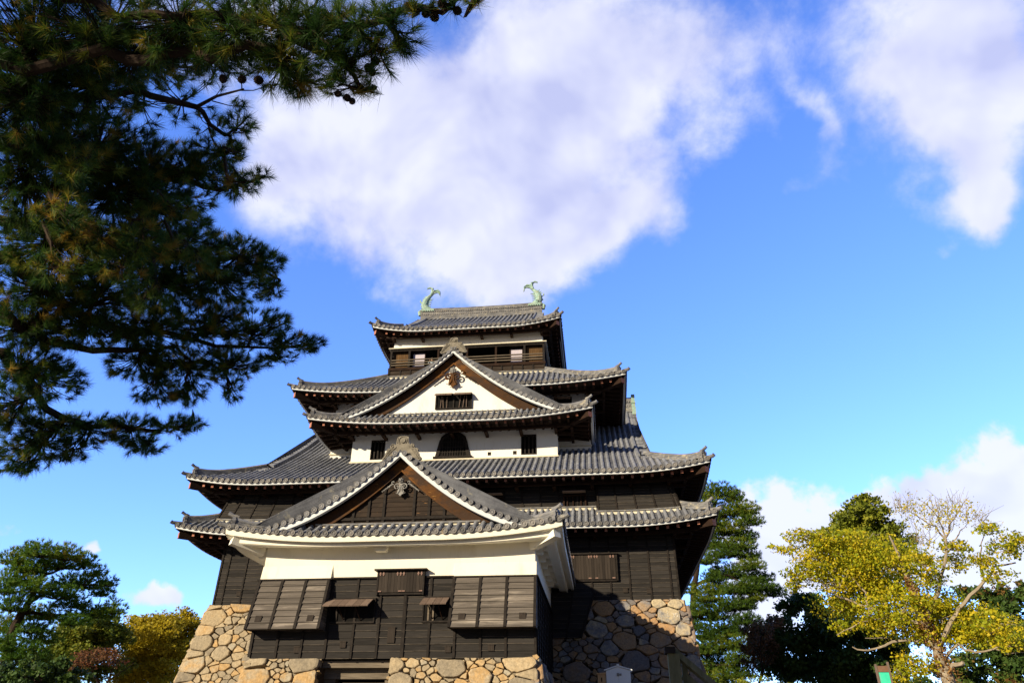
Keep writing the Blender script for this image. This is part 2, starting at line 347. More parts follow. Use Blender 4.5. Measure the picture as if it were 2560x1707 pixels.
def surf_normal(R, side, t, d):
    e = .03
    a = R.P(side, t+e, d)-R.P(side, t-e, d); b = R.P(side, t, d+e)-R.P(side, t, d-e)
    n = a.cross(b)
    if n.z < 0: n = -n
    return n.normalized(), a.normalized(), b.normalized()

def roof_tiles(R, mb, ends, mort, sides, pitch=.325, rad=.098, coarse=()):
    for side in R.sides():
        t0, t1 = R.trange(side); n = max(2, int(round((t1-t0)/pitch))); st = (t1-t0)/n
        cols = [t0+st*i for i in range(n+1)]
        # pan tiles, saw-tooth courses
        ring_prev = None
        for t in cols:
            tt = min(max(t, t0+.02), t1-.02)
            dm = max(.03, R.dmax(side, tt)); 
            nc = 26 if R.D is None and side[0] == 'm' else 12
            if side in coarse: nc = 8
            row = []
            for i in range(nc):
                da, db = dm*i/nc, dm*(i+1)/nc
                mb.cr = random.random()*.22  # pans toned dark, standing in for shadow between the cover tiles
                row.append(mb.vert(R.P(side, tt, da)+Vector((0, 0, .022)))); row.append(mb.vert(R.P(side, tt, db)))
            if ring_prev:
                for a in range(len(row)-1):
                    mb.face(ring_prev[a], row[a], row[a+1], ring_prev[a+1])
            ring_prev = row
        if side in coarse: continue
        # round cover tiles
        for i in range(n):
            t = t0+st*(i+.5)+random.gauss(0, .010); dm = R.dmax(side, t)
            if dm < .12: dm = .12
            k = max(1, int(round(dm/.30))); dl = dm/k; prev = None; base = random.random()
            for j in range(k):
                mb.cr = min(1, .45+base*.2+.35*random.random())
                for d, rr in ((j*dl, rad), ((j+1)*dl-.004, rad*.86)):
                    nn, ss, bb = surf_normal(R, side, t, max(.03, d)); p = R.P(side, t, d)+ss*random.gauss(0, .004)
                    q = [mb.vert(p + ss*(cos(a)*rr) + nn*(sin(a)*rr+.022)) for a in (-.25, .45, 1.05, 1.5708, 2.09, 2.69, 3.39)]
                    if prev:
                        for a in range(6): mb.face(prev[a], prev[a+1], q[a+1], q[a])
                    prev = q
            nn, ss, bb = surf_normal(R, side, t, .05)
            ends.cr = random.random()
            out = Vector((-bb.x, -bb.y, 0)).normalized()
            ends.disc(R.P(side, t, 0)+nn*.03+out*.035, out+Vector((0, 0, -.12)), rad*1.16)
        # pendant lip of the pan tiles between the discs
        for i in range(n):
            a, b = t0+st*i, t0+st*(i+1)
            lip = [(a+st*.12, -.02), (a+st*.3, -.055), (a+st*.5, -.065), (a+st*.7, -.055), (a+st*.88, -.02)]
            # concave drop between two round ends
            for (u0, z0), (u1, z1) in zip([(a, -.02)]+lip, lip+[(b, -.02)]):
                u0 = max(t0+.02, min(t1-.02, u0)); u1 = max(t0+.02, min(t1-.02, u1))
                if u1-u0 < 1e-4: continue
                p0, p1 = R.P(side, u0, 0), R.P(side, u1, 0)
                ends.cr = .3
                ends.quad(p0+Vector((0, 0, z0-.03)), p1+Vector((0, 0, z1-.03)), p1+Vector((0, 0, .03)), p0+Vector((0, 0, .03)))

def eave_line(R, side, inset, dz, step=.4, trim=0.0):
    t0, t1 = R.trange(side)
    k = R.sx if side[0] == 'm' else 1.0
    ta = t0 + (inset/k if not (side[0] == 'm' and R.cut is not None) else 0); tb = t1-inset/k
    if side[0] == 'h': ta, tb = t0+inset*R.sx*0+inset, t1-inset
    n = max(2, int((tb-ta)/step)); 
    d = inset if side[0] == 'm' else inset
    pts = []
    for i in range(n+1):
        t = ta+(tb-ta)*i/n
        pts.append(R.P(side, t, d*1.0)-Vector((0, 0, R.H(d)-0))+Vector((0, 0, dz)))
    return pts

def soffit_pt(R, side, t, q, dz=0.):
    """q: 0 at the eave, 1 at the wall."""
    k, g = side
    if k == 'm':
        x = t; y = g*(R.ey-q*R.ovy); dxx = R.dx(t); l = R.lift*R.F(dxx)
    else:
        x = g*(R.ex-q*R.ovx); y = t; l = R.lift*R.F(R.ey-abs(t))
    return R.tf(x, y, R.ze-R.sof+R.srise*q+l*(1-q)**1.2+dz)
def soffit_q(R, side, t):
    k, g = side
    if k == 'm':
        if R.cut is not None and t < 0: return 1.
        return min(1., (R.ex-abs(t))/R.ovx)
    return min(1., (R.ey-abs(t))/R.ovy)

def roof_eaves(R, parent, fascia_mat, wood, endmat, rafters=True, rspace=.49, front=None, indiv=None, plaster=False, brackets=True):
    # pale fascia strip that follows the eave
    fb = MB()
    for side in R.sides():
        t0, t1 = R.trange(side); n = int((t1-t0)/.35)
        sec_top, sec_bot = -.035, -.165
        if plaster: sec_top, sec_bot = -.03, -.27
        prev = None
        for i in range(n+1):
            t = t0+(t1-t0)*i/n
            def E(ins, dz):
                k, g = side
                if k == 'm':
                    tt = max(t0 if R.cut is not None else t0+ins, min(t1-ins, t)); x, y = tt, g*(R.ey-ins)
                else:
                    tt = max(t0+ins, min(t1-ins, t)); x, y = g*(R.ex-ins), tt
                l = R.lift*R.F(R.dx(x) if k == 'm' else 0)*R.F(R.ey-abs(y) if k == 'h' else 0)
                return R.tf(x, y, R.ze+l+dz)
            row = [fb.vert(E(.05, sec_top)), fb.vert(E(.07, sec_bot)), fb.vert(E(.20, sec_bot)), fb.vert(E(.20, sec_top))]
            if prev:
                for a in range(4): b = (a+1) % 4; fb.face(prev[a], prev[b], row[b], row[a])
            prev = row
    fb.build('fascia', fascia_mat, parent)
    # soffit boards
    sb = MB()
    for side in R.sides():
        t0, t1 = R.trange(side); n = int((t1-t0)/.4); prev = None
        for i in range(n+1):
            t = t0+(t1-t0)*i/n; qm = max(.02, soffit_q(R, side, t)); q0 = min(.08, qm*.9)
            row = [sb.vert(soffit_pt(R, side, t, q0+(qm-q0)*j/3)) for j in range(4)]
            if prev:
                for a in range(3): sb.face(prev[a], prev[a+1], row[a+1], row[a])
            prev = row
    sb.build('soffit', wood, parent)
    if plaster:
        # second rounded plaster band closer to the wall
        pb = MB()
        for side in R.sides():
            t0, t1 = R.trange(side); n = int((t1-t0)/.35); prev = None
            for i in range(n+1):
                t = t0+(t1-t0)*i/n; k, g = side
                ov = R.ovy if k == 'm' else R.ovx
                def E(q, dz):
                    if k == 'm':
                        lo_ = t0 if R.cut is not None else t0+q*R.ovx; tt = max(lo_, min(t1-q*R.ovx, t))
                    else: tt = max(t0+q*R.ovy, min(t1-q*R.ovy, t))
                    return soffit_pt(R, side, tt, q, dz)
                row = [pb.vert(E(.27, .02)), pb.vert(E(.27, -.17)), pb.vert(E(.32, -.20)), pb.vert(E(.58, -.18)), pb.vert(E(.58, .02))]
                if prev:
                    for a in range(4): pb.face(prev[a], prev[a+1], row[a+1], row[a])
                prev = row
        pb.build('eave_moulding', fascia_mat, parent)
    if rafters:
        rest = MB(); show = indiv or (lambda t: True)
        for side in R.sides():
            k, g = side; t0, t1 = R.trange(side)
            ov = R.ovy if k == 'm' else R.ovx
            ins0 = .34
            individual = (side == front)
            n = int((t1-t0-.9)/rspace); sp = (t1-t0-.9)/n
            for i in range(n+1):
                t = t0+.45+sp*i
                qm = soffit_q(R, side, t)
                if k == 'm' and R.cut is not None and t < 0: qm = 1
                if qm*ov < ins0+.15: continue
                a = soffit_pt(R, side, t, ins0/ov, -.005); b = soffit_pt(R, side, t, qm, -.005)
                def rafter(mb, a, b):
                    dr = (b-a).normalized(); sd = dr.cross(Vector((0, 0, 1))).normalized(); u = sd.cross(dr); w, h = .13, .155
                    c = [a-sd*w/2-u*h, a+sd*w/2-u*h, a+sd*w/2, a-sd*w/2]; e = [p+(b-a) for p in c]
                    ci = [mb.vert(p) for p in c]; ei = [mb.vert(p) for p in e]
                    mb.cm = 1; mb.face(*ci); mb.cm = 0; mb.face(*reversed(ei))
                    for x in range(4): y = (x+1) % 4; mb.face(ci[x], ei[x], ei[y], ci[y])
                if individual and show(t):
                    m1 = MB(); rafter(m1, a, b); m1.build('rafter', [wood, endmat], parent)
                else: rafter(rest, a, b)
        if rest.f: rest.build('rafters', [wood, endmat], parent, kind='stuff')
        # hip rafters under the corners
        for gx_ in ((1, -1) if R.cut is None else (1,)):
            for gy in (1, -1):
                hb = MB()
                a = R.tf(gx_*(R.ex-.22), gy*(R.ey-.22*R.ovy/R.ovx), R.ze-R.sof+R.lift*.72-.02); b = R.tf(gx_*(R.ex-R.ovx), gy*(R.ey-R.ovy), R.ze-R.sof+R.srise-.02)
                dr = (b-a).normalized(); sd = dr.cross(Vector((0, 0, 1))).normalized(); u = sd.cross(dr)
                c = [a-sd*.14-u*.30, a+sd*.14-u*.30, a+sd*.14, a-sd*.14]; e = [p+(b-a) for p in c]
                ci = [hb.vert(p) for p in c]; ei = [hb.vert(p) for p in e]
                hb.cm = 1; hb.face(*ci); hb.cm = 0; hb.face(*reversed(ei))
                for x in range(4): y = (x+1) % 4; hb.face(ci[x], ei[x], ei[y], ci[y])
                hb.build('hip_rafter', [wood, endmat], parent)
        # purlin carried on bracket arms
        if brackets:
            for side in R.sides():
                k, g = side; t0, t1 = R.trange(side); ov = R.ovy if k == 'm' else R.ovx; oo = R.ovx if k == 'm' else R.ovy
                q = .60; pm = MB()
                ta = t0+oo*.62 if not (k == 'm' and R.cut is not None) else t0; tb = t1-oo*.62
                pts = [soffit_pt(R, side, ta+(tb-ta)*i/10, q, -.15) for i in range(11)]
                pm.sweep([(-.08, -.17), (.08, -.17), (.08, 0), (-.08, 0)], pts); pm.build('purlin', wood, parent)
                span = (tb-oo*.4)-(ta+(oo*.4 if not(k == 'm' and R.cut is not None) else .5)); nb = max(2, int(round(span/1.97)))
                bm_ = MB()
                for i in range(nb+1):
                    t = ta+oo*.4+span*i/nb if not(k == 'm' and R.cut is not None) else ta+.5+span*i/nb
                    a = soffit_pt(R, side, t, q-.02, -.24); b = soffit_pt(R, side, t, 1.0, -.24); b.z = a.z
                    if side == front:
                        one = MB(); one.beam(a, b, .17, .16); one.build('bracket_arm', wood, parent)
                    else: bm_.beam(a, b, .17, .16)
                if bm_.f: bm_.build('bracket_arms', wood, parent, kind='stuff')

HIPSEC = [(-.15, -.06), (-.15, .06), (-.125, .066), (-.14, .08), (-.14, .15), (-.115, .156), (-.13, .17), (-.13, .235), (-.09, .27), (-.05, .31), (0, .325)]
HIPSEC = HIPSEC + [(-a, b) for a, b in reversed(HIPSEC[:-1])]
def corner_ornament(R, parent, gx_, gy, k=1.0):
    """demon tile and round finial at the low end of a hip ridge"""
    o = MB(); d0 = .34
    x, y = gx_*(R.ex-d0/R.sx), gy*(R.ey-d0)
    p = R.tf(x, y, R.Z(x, y, d0)); q = R.tf(gx_*R.ex, gy*R.ey, p.z); out = (q-p); out.z = 0; out.normalize(); sd = out.cross(Vector((0, 0, 1)))
    U = Vector((0, 0, 1))
    ol = [(-.21, -.02), (-.23, .12), (-.17, .18), (-.20, .30), (-.15, .40), (-.07, .45), (-.05, .54), (.05, .54), (.07, .45), (.15, .40), (.20, .30), (.17, .18), (.23, .12), (.21, -.02)]
    o.prism([p+sd*a*k+U*b*k for a, b in ol], out*.13*k)
    f = p+out*.13*k
    o.tube([f+U*.22*k-out*.02, f+U*.22*k+out*.05], .10*k, 8); o.tube([f+sd*.1*k+U*.33*k-out*.02, f+sd*.1*k+U*.33*k+out*.05], .045*k, 6); o.tube([f-sd*.1*k+U*.33*k-out*.02, f-sd*.1*k+U*.33*k+out*.05], .045*k, 6)
    o.tube([p+U*.46*k-out*.1*k, p+U*.50*k+out*.12*k, p+U*.60*k+out*.30*k], [.07*k, .075*k, .08*k], 8)
    # corner tile tube jutting past the eave
    c = R.tf(gx_*R.ex, gy*R.ey, R.Z(gx_*R.ex, gy*R.ey, 0))
    o.tube([p-out*.1+U*.03, c+out*.12+U*.08, c+out*.22+U*.13], [.095*k, .095*k, .10*k], 8)
    return o.build('corner_ornament', M_RIDGE, parent)
def hip_ridges(R, parent, dtop):
    for gx_ in ((1, -1) if R.cut is None else (1,)):
        for gy in (1, -1):
            pts = []
            n = 16
            for i in range(n+1):
                d = .36+(dtop-.36)*i/n; x, y = gx_*(R.ex-d/R.sx), gy*(R.ey-d)
                pts.append(R.tf(x, y, R.Z(x, y, d)+.04+.10*max(0, 1-(d-.36)/1.0)**2))
            m = MB(); m.sweep(HIPSEC, pts); m.build('hip_ridge', M_RIDGE, parent)
            corner_ornament(R, parent, gx_, gy)

def slope_pts(R, end, gy, lx, d0, d1, n, dz=0.):
    pts = []
    for i in range(n+1):
        d = d0+(d1-d0)*i/n
        pts.append(R.tf(end*lx, gy*(R.ey-d), R.ze+R.H(d)+R.lift*R.F(R.dx(lx))*R.F(d)+dz))
    return pts
def gable_end(R, parent, end, board_mat, wall_mat, band_mat, hb=.62, band=.17, kind='white', detailed=True):
    d0 = (R.ex-R.gx)*R.sx
    axis = R.tf(end*1, 0, 0)-R.tf(0, 0, 0)
    # verge tiles
    vt = MB(); ve = MB()
    for gy in (1, -1):
        fine = slope_pts(R, end, gy, R.gx, d0*.85, R.ey, 80)
        acc = 0; last = fine[0]; nxt = .12
        for a, b in zip(fine, fine[1:]):
            seg = (b-a).length
            while acc+seg >= nxt:
                p = a.lerp(b, (nxt-acc)/seg); t = (b-a).normalized(); nn = axis.cross(t)
                if nn.z < 0: nn = -nn
                ve.cr = random.random(); vt.cr = random.random()
                c = p+nn*.05
                ve.disc(c+axis*.10, axis, .112)
                vt.tube([c+axis*.09, c-axis*.40], [.085, .08], 8)
                # hanging flat tile between the round ones
                q = p+t*.16-nn*.01
                vt.boxv(q-t*.10-axis*.05-nn*.02, t*.20, axis*.10, nn*.05)
                nxt += .318
            acc += seg
        # descending ridge just inside
        vt.cr = .5
        vt.sweep([(-.10, 0), (-.10, .15), (-.05, .22), (.05, .22), (.10, .15), (.10, 0)], slope_pts(R, end, gy, R.gx-.52, d0*1.05, R.ey-.1, 20, .03))
    vt.build('verge_tiles', M_TILE, parent); ve.build('verge_tile_ends', M_TILE_END, parent)
    # plaster band under the verge and bargeboards
    bb = MB(); bo = MB()
    for gy in (1, -1):
        up_ = Vector((0, 0, 1))
        n = 30
        top = slope_pts(R, end, gy, R.gx, d0*.9, R.ey, n, -.035)
        sec = lambda w0, w1, z0, z1, mb, lx, f0=1.0: None
        prev = None
        for i, p in enumerate(top):
            f = i/n
            h = band
            row = [bb.vert(p+axis*.02), bb.vert(p+axis*.02-up_*h), bb.vert(p-axis*.16-up_*h), bb.vert(p-axis*.16)]
            if prev:
                for a in range(4): b = (a+1) % 4; bb.face(prev[a], prev[b], row[b], row[a])
            prev = row
        prev = None
        zb = R.ze+R.H((R.ex-R.gw)*R.sx)-.06
        for i, p in enumerate(top):
            f = i/n; h = hb*(1.0+.22*(1-f)**3); bo.cr = max(0, f-.35)**1.5*1.6
            z1 = p.z-band+.03; z2 = max(min(z1, zb), p.z-band-h)
            a0 = Vector((p.x, p.y, z1)); a1 = Vector((p.x, p.y, z2))
            row = [bo.vert(a0-axis*.40), bo.vert(a1-axis*.40), bo.vert(a1-axis*.49), bo.vert(a0-axis*.49)]
            if prev:
                for a in range(4): b = (a+1) % 4; bo.face(prev[a], prev[b], row[b], row[a])
            prev = row
        prev = None
        for i, p in enumerate(top):               # raised moulding on the lower edge of the board
            f = i/n; h = hb*(1.0+.22*(1-f)**3); bo.cr = max(0, f-.3)**1.4*1.5; z2 = max(zb+.02, p.z-band-h)
            a1 = Vector((p.x, p.y, z2))
            row = [bo.vert(a1-axis*.365+up_*.09), bo.vert(a1-axis*.365-up_*.01), bo.vert(a1-axis*.41-up_*.01), bo.vert(a1-axis*.41+up_*.09)]
            if prev:
                for a in range(4): b = (a+1) % 4; bo.face(prev[a], prev[b], row[b], row[a])
            prev = row
    bb.build('verge_band', band_mat, parent); bo.build('bargeboard', board_mat, parent)
    # roof underside behind the verge
    ub = MB()
    for gy in (1, -1):
        p0 = slope_pts(R, end, gy, R.gx-.05, d0, R.ey, 20, -.09); p1 = slope_pts(R, end, gy, R.gw-.2, d0, R.ey, 20, -.09)
        for i in range(20): ub.quad(p0[i], p0[i+1], p1[i+1], p1[i])
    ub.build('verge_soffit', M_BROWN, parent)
    # gable wall
    dB = (R.ex-R.gw)*R.sx; zb = R.ze+R.H(dB)-.25
    L_ = slope_pts(R, end, 1, R.gw, dB*.8, R.ey, 24, -.10); R_ = slope_pts(R, end, -1, R.gw, dB*.8, R.ey, 24, -.10)
    gwm = MB()
    if kind == 'white':
        for q in (L_, R_):
            for a, b in zip(q, q[1:]):
                gwm.quad(Vector((a.x, a.y, zb)), Vector((b.x, b.y, zb)), b, a)
        return gwm.build('gable_wall', wall_mat, parent)
    # boards: courses cut by the slope
    ridge = L_[-1].z; hgt = .19; z = zb; axn = axis
    def half(zz):
        for a, b in zip(L_, L_[1:]):
            if a.z <= zz <= b.z:
                k = (zz-a.z)/max(1e-6, b.z-a.z); pp = a.lerp(b, k)
                return abs(pp.x-R.cx) if R.rot else abs(pp.y-R.cy)
        return 0 if zz > ridge else (abs(L_[0].x-R.cx) if R.rot else abs(L_[0].y-R.cy))
    B0 = R.tf(end*R.gw, 0, 0); sd = R.tf(0, 1, 0)-R.tf(0, 0, 0)
    while z < ridge-.05:
        w0, w1 = half(z), half(z+hgt); nb = max(1, int(w0*2/.75))
        for j in range(nb):
            gwm.cr = random.random(); f0, f1 = -1+2*j/nb, -1+2*(j+1)/nb
            a = B0+sd*w0*f0; b = B0+sd*w0*f1; c = B0+sd*w1*f1; d = B0+sd*w1*f0
            gwm.quad(Vector((a.x, a.y, z))+axis*.02, Vector((b.x, b.y, z))+axis*.02, Vector((c.x, c.y, z+hgt)), Vector((d.x, d.y, z+hgt)))
            gwm.quad(Vector((a.x, a.y, z)), Vector((b.x, b.y, z)), Vector((b.x, b.y, z))+axis*.02, Vector((a.x, a.y, z))+axis*.02)
        z += hgt
    ob = gwm.build('gable_wall', wall_mat, parent)
    bt = MB()
    for i in range(-6, 7):
        u = i*.61
        # height of slope at this offset
        zt = None
        for a, b in zip(L_, L_[1:]):
            ua, ub_ = (abs(a.x-R.cx), abs(b.x-R.cx)) if R.rot else (abs(a.y-R.cy), abs(b.y-R.cy))
            if ub_ <= abs(u) <= ua: zt = a.z+(b.z-a.z)*(ua-abs(u))/max(1e-6, ua-ub_)
        if zt is None or zt < zb+.3: continue
        c = B0+sd*u
        bt.boxv(Vector((c.x, c.y, zb))-sd*.05+axis*.018, sd*.10, axis*.05, Vector((0, 0, zt-zb)))
    c = B0; w = half(zb+.55)
    bt.boxv(Vector((c.x, c.y, zb+.42))-sd*(w)+axis*.02, sd*2*w, axis*.07, Vector((0, 0, .11)))
    bt.build('gable_battens', M_BATTEN, parent)
    return ob

def spiral(c, u, v, r0, r1, a0, a1, n=18):
    return [c+(u*cos(a0+(a1-a0)*i/n)+v*sin(a0+(a1-a0)*i/n))*(r0+(r1-r0)*i/n) for i in range(n+1)]
def gegyo(parent, c, side, out, k, metal, wood, lace=True):
    """carved pendant under the gable peak: flower boss, two scrolls, drop and lace wings"""
    U = Vector((0, 0, 1)); m = MB()
    for i in range(6):
        a = i*pi/3+.3; p = c+(side*cos(a)+U*sin(a))*.10*k
        m.tube([p-out*.02, p+out*.05, p+out*.085], [.065*k, .06*k, .03*k], 8)
    m.tube([c, c+out*.08, c+out*.13], [.09*k, .085*k, .04*k], 8)
    m.build('flower_boss', metal, parent, smooth=False)
    s = MB()
    for g in (1, -1):
        sdv = side*g
        s.tube(spiral(c-U*.34*k+sdv*.20*k+out*.02, sdv, U, .19*k, .03*k, pi*.9, pi*.9-4.2*pi/1.6), .038*k, 6)
        s.tube(spiral(c-U*.10*k+sdv*.42*k+out*.02, sdv, U, .11*k, .025*k, -pi*.6, pi*1.1), .032*k, 6)
        s.tube([c-U*.1*k, c-U*.3*k+sdv*.02, c-U*.55*k+sdv*.06*k, c-U*.72*k+sdv*.16*k, c-U*.66*k+sdv*.28*k], [.05*k, .06*k, .06*k, .05*k, .02*k], 6)
        if lace:
            pts = [c+sdv*(.45+.06*i)*k-U*(.16+.042*i+.02*(i % 2))*k for i in range(11)]
            s.tube(pts, [.05*k*(1-i/14) for i in range(11)], 6)
            for i in range(2, 10): s.tube([pts[i], pts[i]-U*.07*k], [.035*k, .012*k], 5)
    s.prism([c+side*a*k+U*b*k-out*.04 for a, b in ((-.13, -.05), (-.11, -.42), (-.20, -.62), (0, -.86), (.20, -.62), (.11, -.42), (.13, -.05))], out*.05)
    return s.build('pendant_carving', wood, parent)

ONI_OUT = [(0, 0), (.16, -.01), (.26, -.05), (.31, -.14), (.325, -.40), (.36, -.46), (.43, -.40), (.52, -.40), (.60, -.46), (.63, -.56), (.58, -.62), (.72, -.63), (.80, -.72), (.76, -.77), (.83, -.86), (.87, -1.02), (.98, -1.14), (.95, -1.22), (.85, -1.26), (.66, -1.24), (.45, -1.16), (.22, -1.0), (0, -.85)]
def onigawara(parent, apex, side, out, k, name='ridge_end_ornament'):
    U = Vector((0, 0, 1)); m = MB()
    full = ONI_OUT+[(-a, b) for a, b in reversed(ONI_OUT[1:-1])]
    m.prism([apex+(side*a+U*b)*k for a, b in full], out*.16*k)
    f = apex+out*.17*k
    m.tube([f-U*.24*k, f-U*.24*k+out*.05*k], .13*k, 12)
    m.tube(spiral(f-U*.24*k, side, U, .19*k, .21*k, -.9, pi*1.25), .028*k, 5)
    for g in (1, -1):
        s = side*g
        m.tube(spiral(f+s*.50*k-U*.53*k, s, U, .10*k, .02*k, pi*.6, -pi*1.3), .026*k, 5)
        m.tube([f+s*.34*k-U*.62*k, f+s*.6*k-U*.68*k, f+s*.72*k-U*.86*k, f+s*.82*k-U*1.06*k, f+s*.9*k-U*1.16*k], .028*k, 5)
        m.tube([f+s*.30*k-U*.56*k, f+s*.5*k-U*.78*k, f+s*.7*k-U*1.0*k, f+s*.82*k-U*1.17*k], .026*k, 5)
        m.tube([f+s*.34*k-U*.60*k, f+s*.62*k-U*.80*k, f+s*.74*k-U*.98*k], .02*k, 5)
        m.tube([f+s*.26*k-U*.10*k, f+s*.27*k-U*.36*k], .024*k, 5)
    return m.build(name, M_ONI, parent)

# ------------------------------------------------------------------ walls
def clapboard(mb, bl, br, tl, tr, out, bays, bh=.20, lip=.018, bat=None, batw=.085, batd=.05, worn=True):
    bl, br, tl, tr = map(Vector, (bl, br, tl, tr)); out = Vector(out).normalized()
    n = max(1, int(round((tl-bl).length/bh)))
    ed = [0]+list(bays)+[1]
    for i in range(n):
        f0, f1 = i/n, (i+1)/n
        l0, r0, l1, r1 = bl.lerp(tl, f0), br.lerp(tr, f0), bl.lerp(tl, f1), br.lerp(tr, f1)
        for a, b in zip(ed, ed[1:]):
            mb.cr = random.random(); j = random.uniform(-.004, .006)
            o = out*(lip+j)
            mb.quad(l0.lerp(r0, a)+o, l0.lerp(r0, b)+o, l1.lerp(r1, b), l1.lerp(r1, a))
            mb.quad(l0.lerp(r0, a), l0.lerp(r0, b), l0.lerp(r0, b)+o, l0.lerp(r0, a)+o)
            if worn and random.random() < .8:
                e = (tl-bl).normalized()*.020; q = o+out*.004; mb.cm = 1; mb.quad(l0.lerp(r0, a)+q, l0.lerp(r0, b)+q, l0.lerp(r0, b)+q+e, l0.lerp(r0, a)+q+e); mb.cm = 0
    if bat is not None:
        for f in [0.0]+list(bays)+[1.0]:
            a, b = bl.lerp(br, f), tl.lerp(tr, f); sd = (br-bl).normalized()
            off = 0 if f == 0 else (-batw if f == 1 else -batw/2)
            bat.boxv(a+sd*off+out*.004, sd*batw, out*batd, b-a)
def holes_wall(mb, x0, x1, z0, z1, y, holes, depth=.22):
    xs = sorted({x0, x1, *[h[0] for h in holes], *[h[1] for h in holes]}); zs = sorted({z0, z1, *[h[2] for h in holes], *[h[3] for h in holes]})
    for a, b in zip(xs, xs[1:]):
        for c, d in zip(zs, zs[1:]):
            if any(h[0]-1e-6 <= a and b <= h[1]+1e-6 and h[2]-1e-6 <= c and d <= h[3]+1e-6 for h in holes): continue
            mb.quad((a, y, c), (b, y, c), (b, y, d), (a, y, d))
    for h in holes:
        a, b, c, d = h; Y = y+depth
        mb.quad((a, y, c), (a, y, d), (a, Y, d), (a, Y, c)); mb.quad((b, y, c), (b, Y, c), (b, Y, d), (b, y, d))
        mb.quad((a, y, c), (a, Y, c), (b, Y, c), (b, y, c)); mb.quad((a, y, d), (b, y, d), (b, Y, d), (a, Y, d))
def barred_window(parent, x0, x1, z0, z1, y, bars=3, depth=.22, mat_=None):
    w = MB(); t = .05
    w.box(x0, x1, y-.03, y+.06, z0, z0+t); w.box(x0, x1, y-.03, y+.06, z1-t, z1); w.box(x0, x0+t, y-.03, y+.06, z0+t, z1-t); w.box(x1-t, x1, y-.03, y+.06, z0+t, z1-t)
    ob = w.build('window', mat_ or M_BATTEN, parent)
    p = MB(); p.quad((x0, y+depth-.01, z0), (x1, y+depth-.01, z0), (x1, y+depth-.01, z1), (x0, y+depth-.01, z1))
    for i in range(bars):
        x = x0+(x1-x0)*(i+1)/(bars+1); p2 = MB(); p2.box(x-.045, x+.045, y+.03, y+.11, z0+t, z1-t); p2.build('window_bar', M_BATTEN, ob)
    p.build('window_opening', M_DARK, ob)
    return ob
def hood(parent, x0, x1, y, ztop, out, drop, mat_, name='window_shutter', planks=6):
    """propped top-hung shutter made of planks"""
    m = MB(); n = planks
    for i in range(n):
        a, b = x0+(x1-x0)*i/n, x0+(x1-x0)*(i+1)/n-.012; m.cr = random.random(); j = random.uniform(0, .012)
        m.boxv((a, y-.03, ztop), (b-a, 0, 0), Vector((0, -out, -drop-j)), Vector((0, -.02, .035)))
    return m.build(name, mat_, parent)
def sama(parent, x, z, y, w=.22, h=.22, d=.05, m=None):
    b = MB(); b.box(x-w/2, x+w/2, y-d, y+.02, z-h/2, z+h/2); b.box(x-w/2-.012, x+w/2+.012, y-d-.012, y-d, z+h/2-.03, z+h/2+.01)
    return b.build('loophole', m or M_BLACKV, parent)

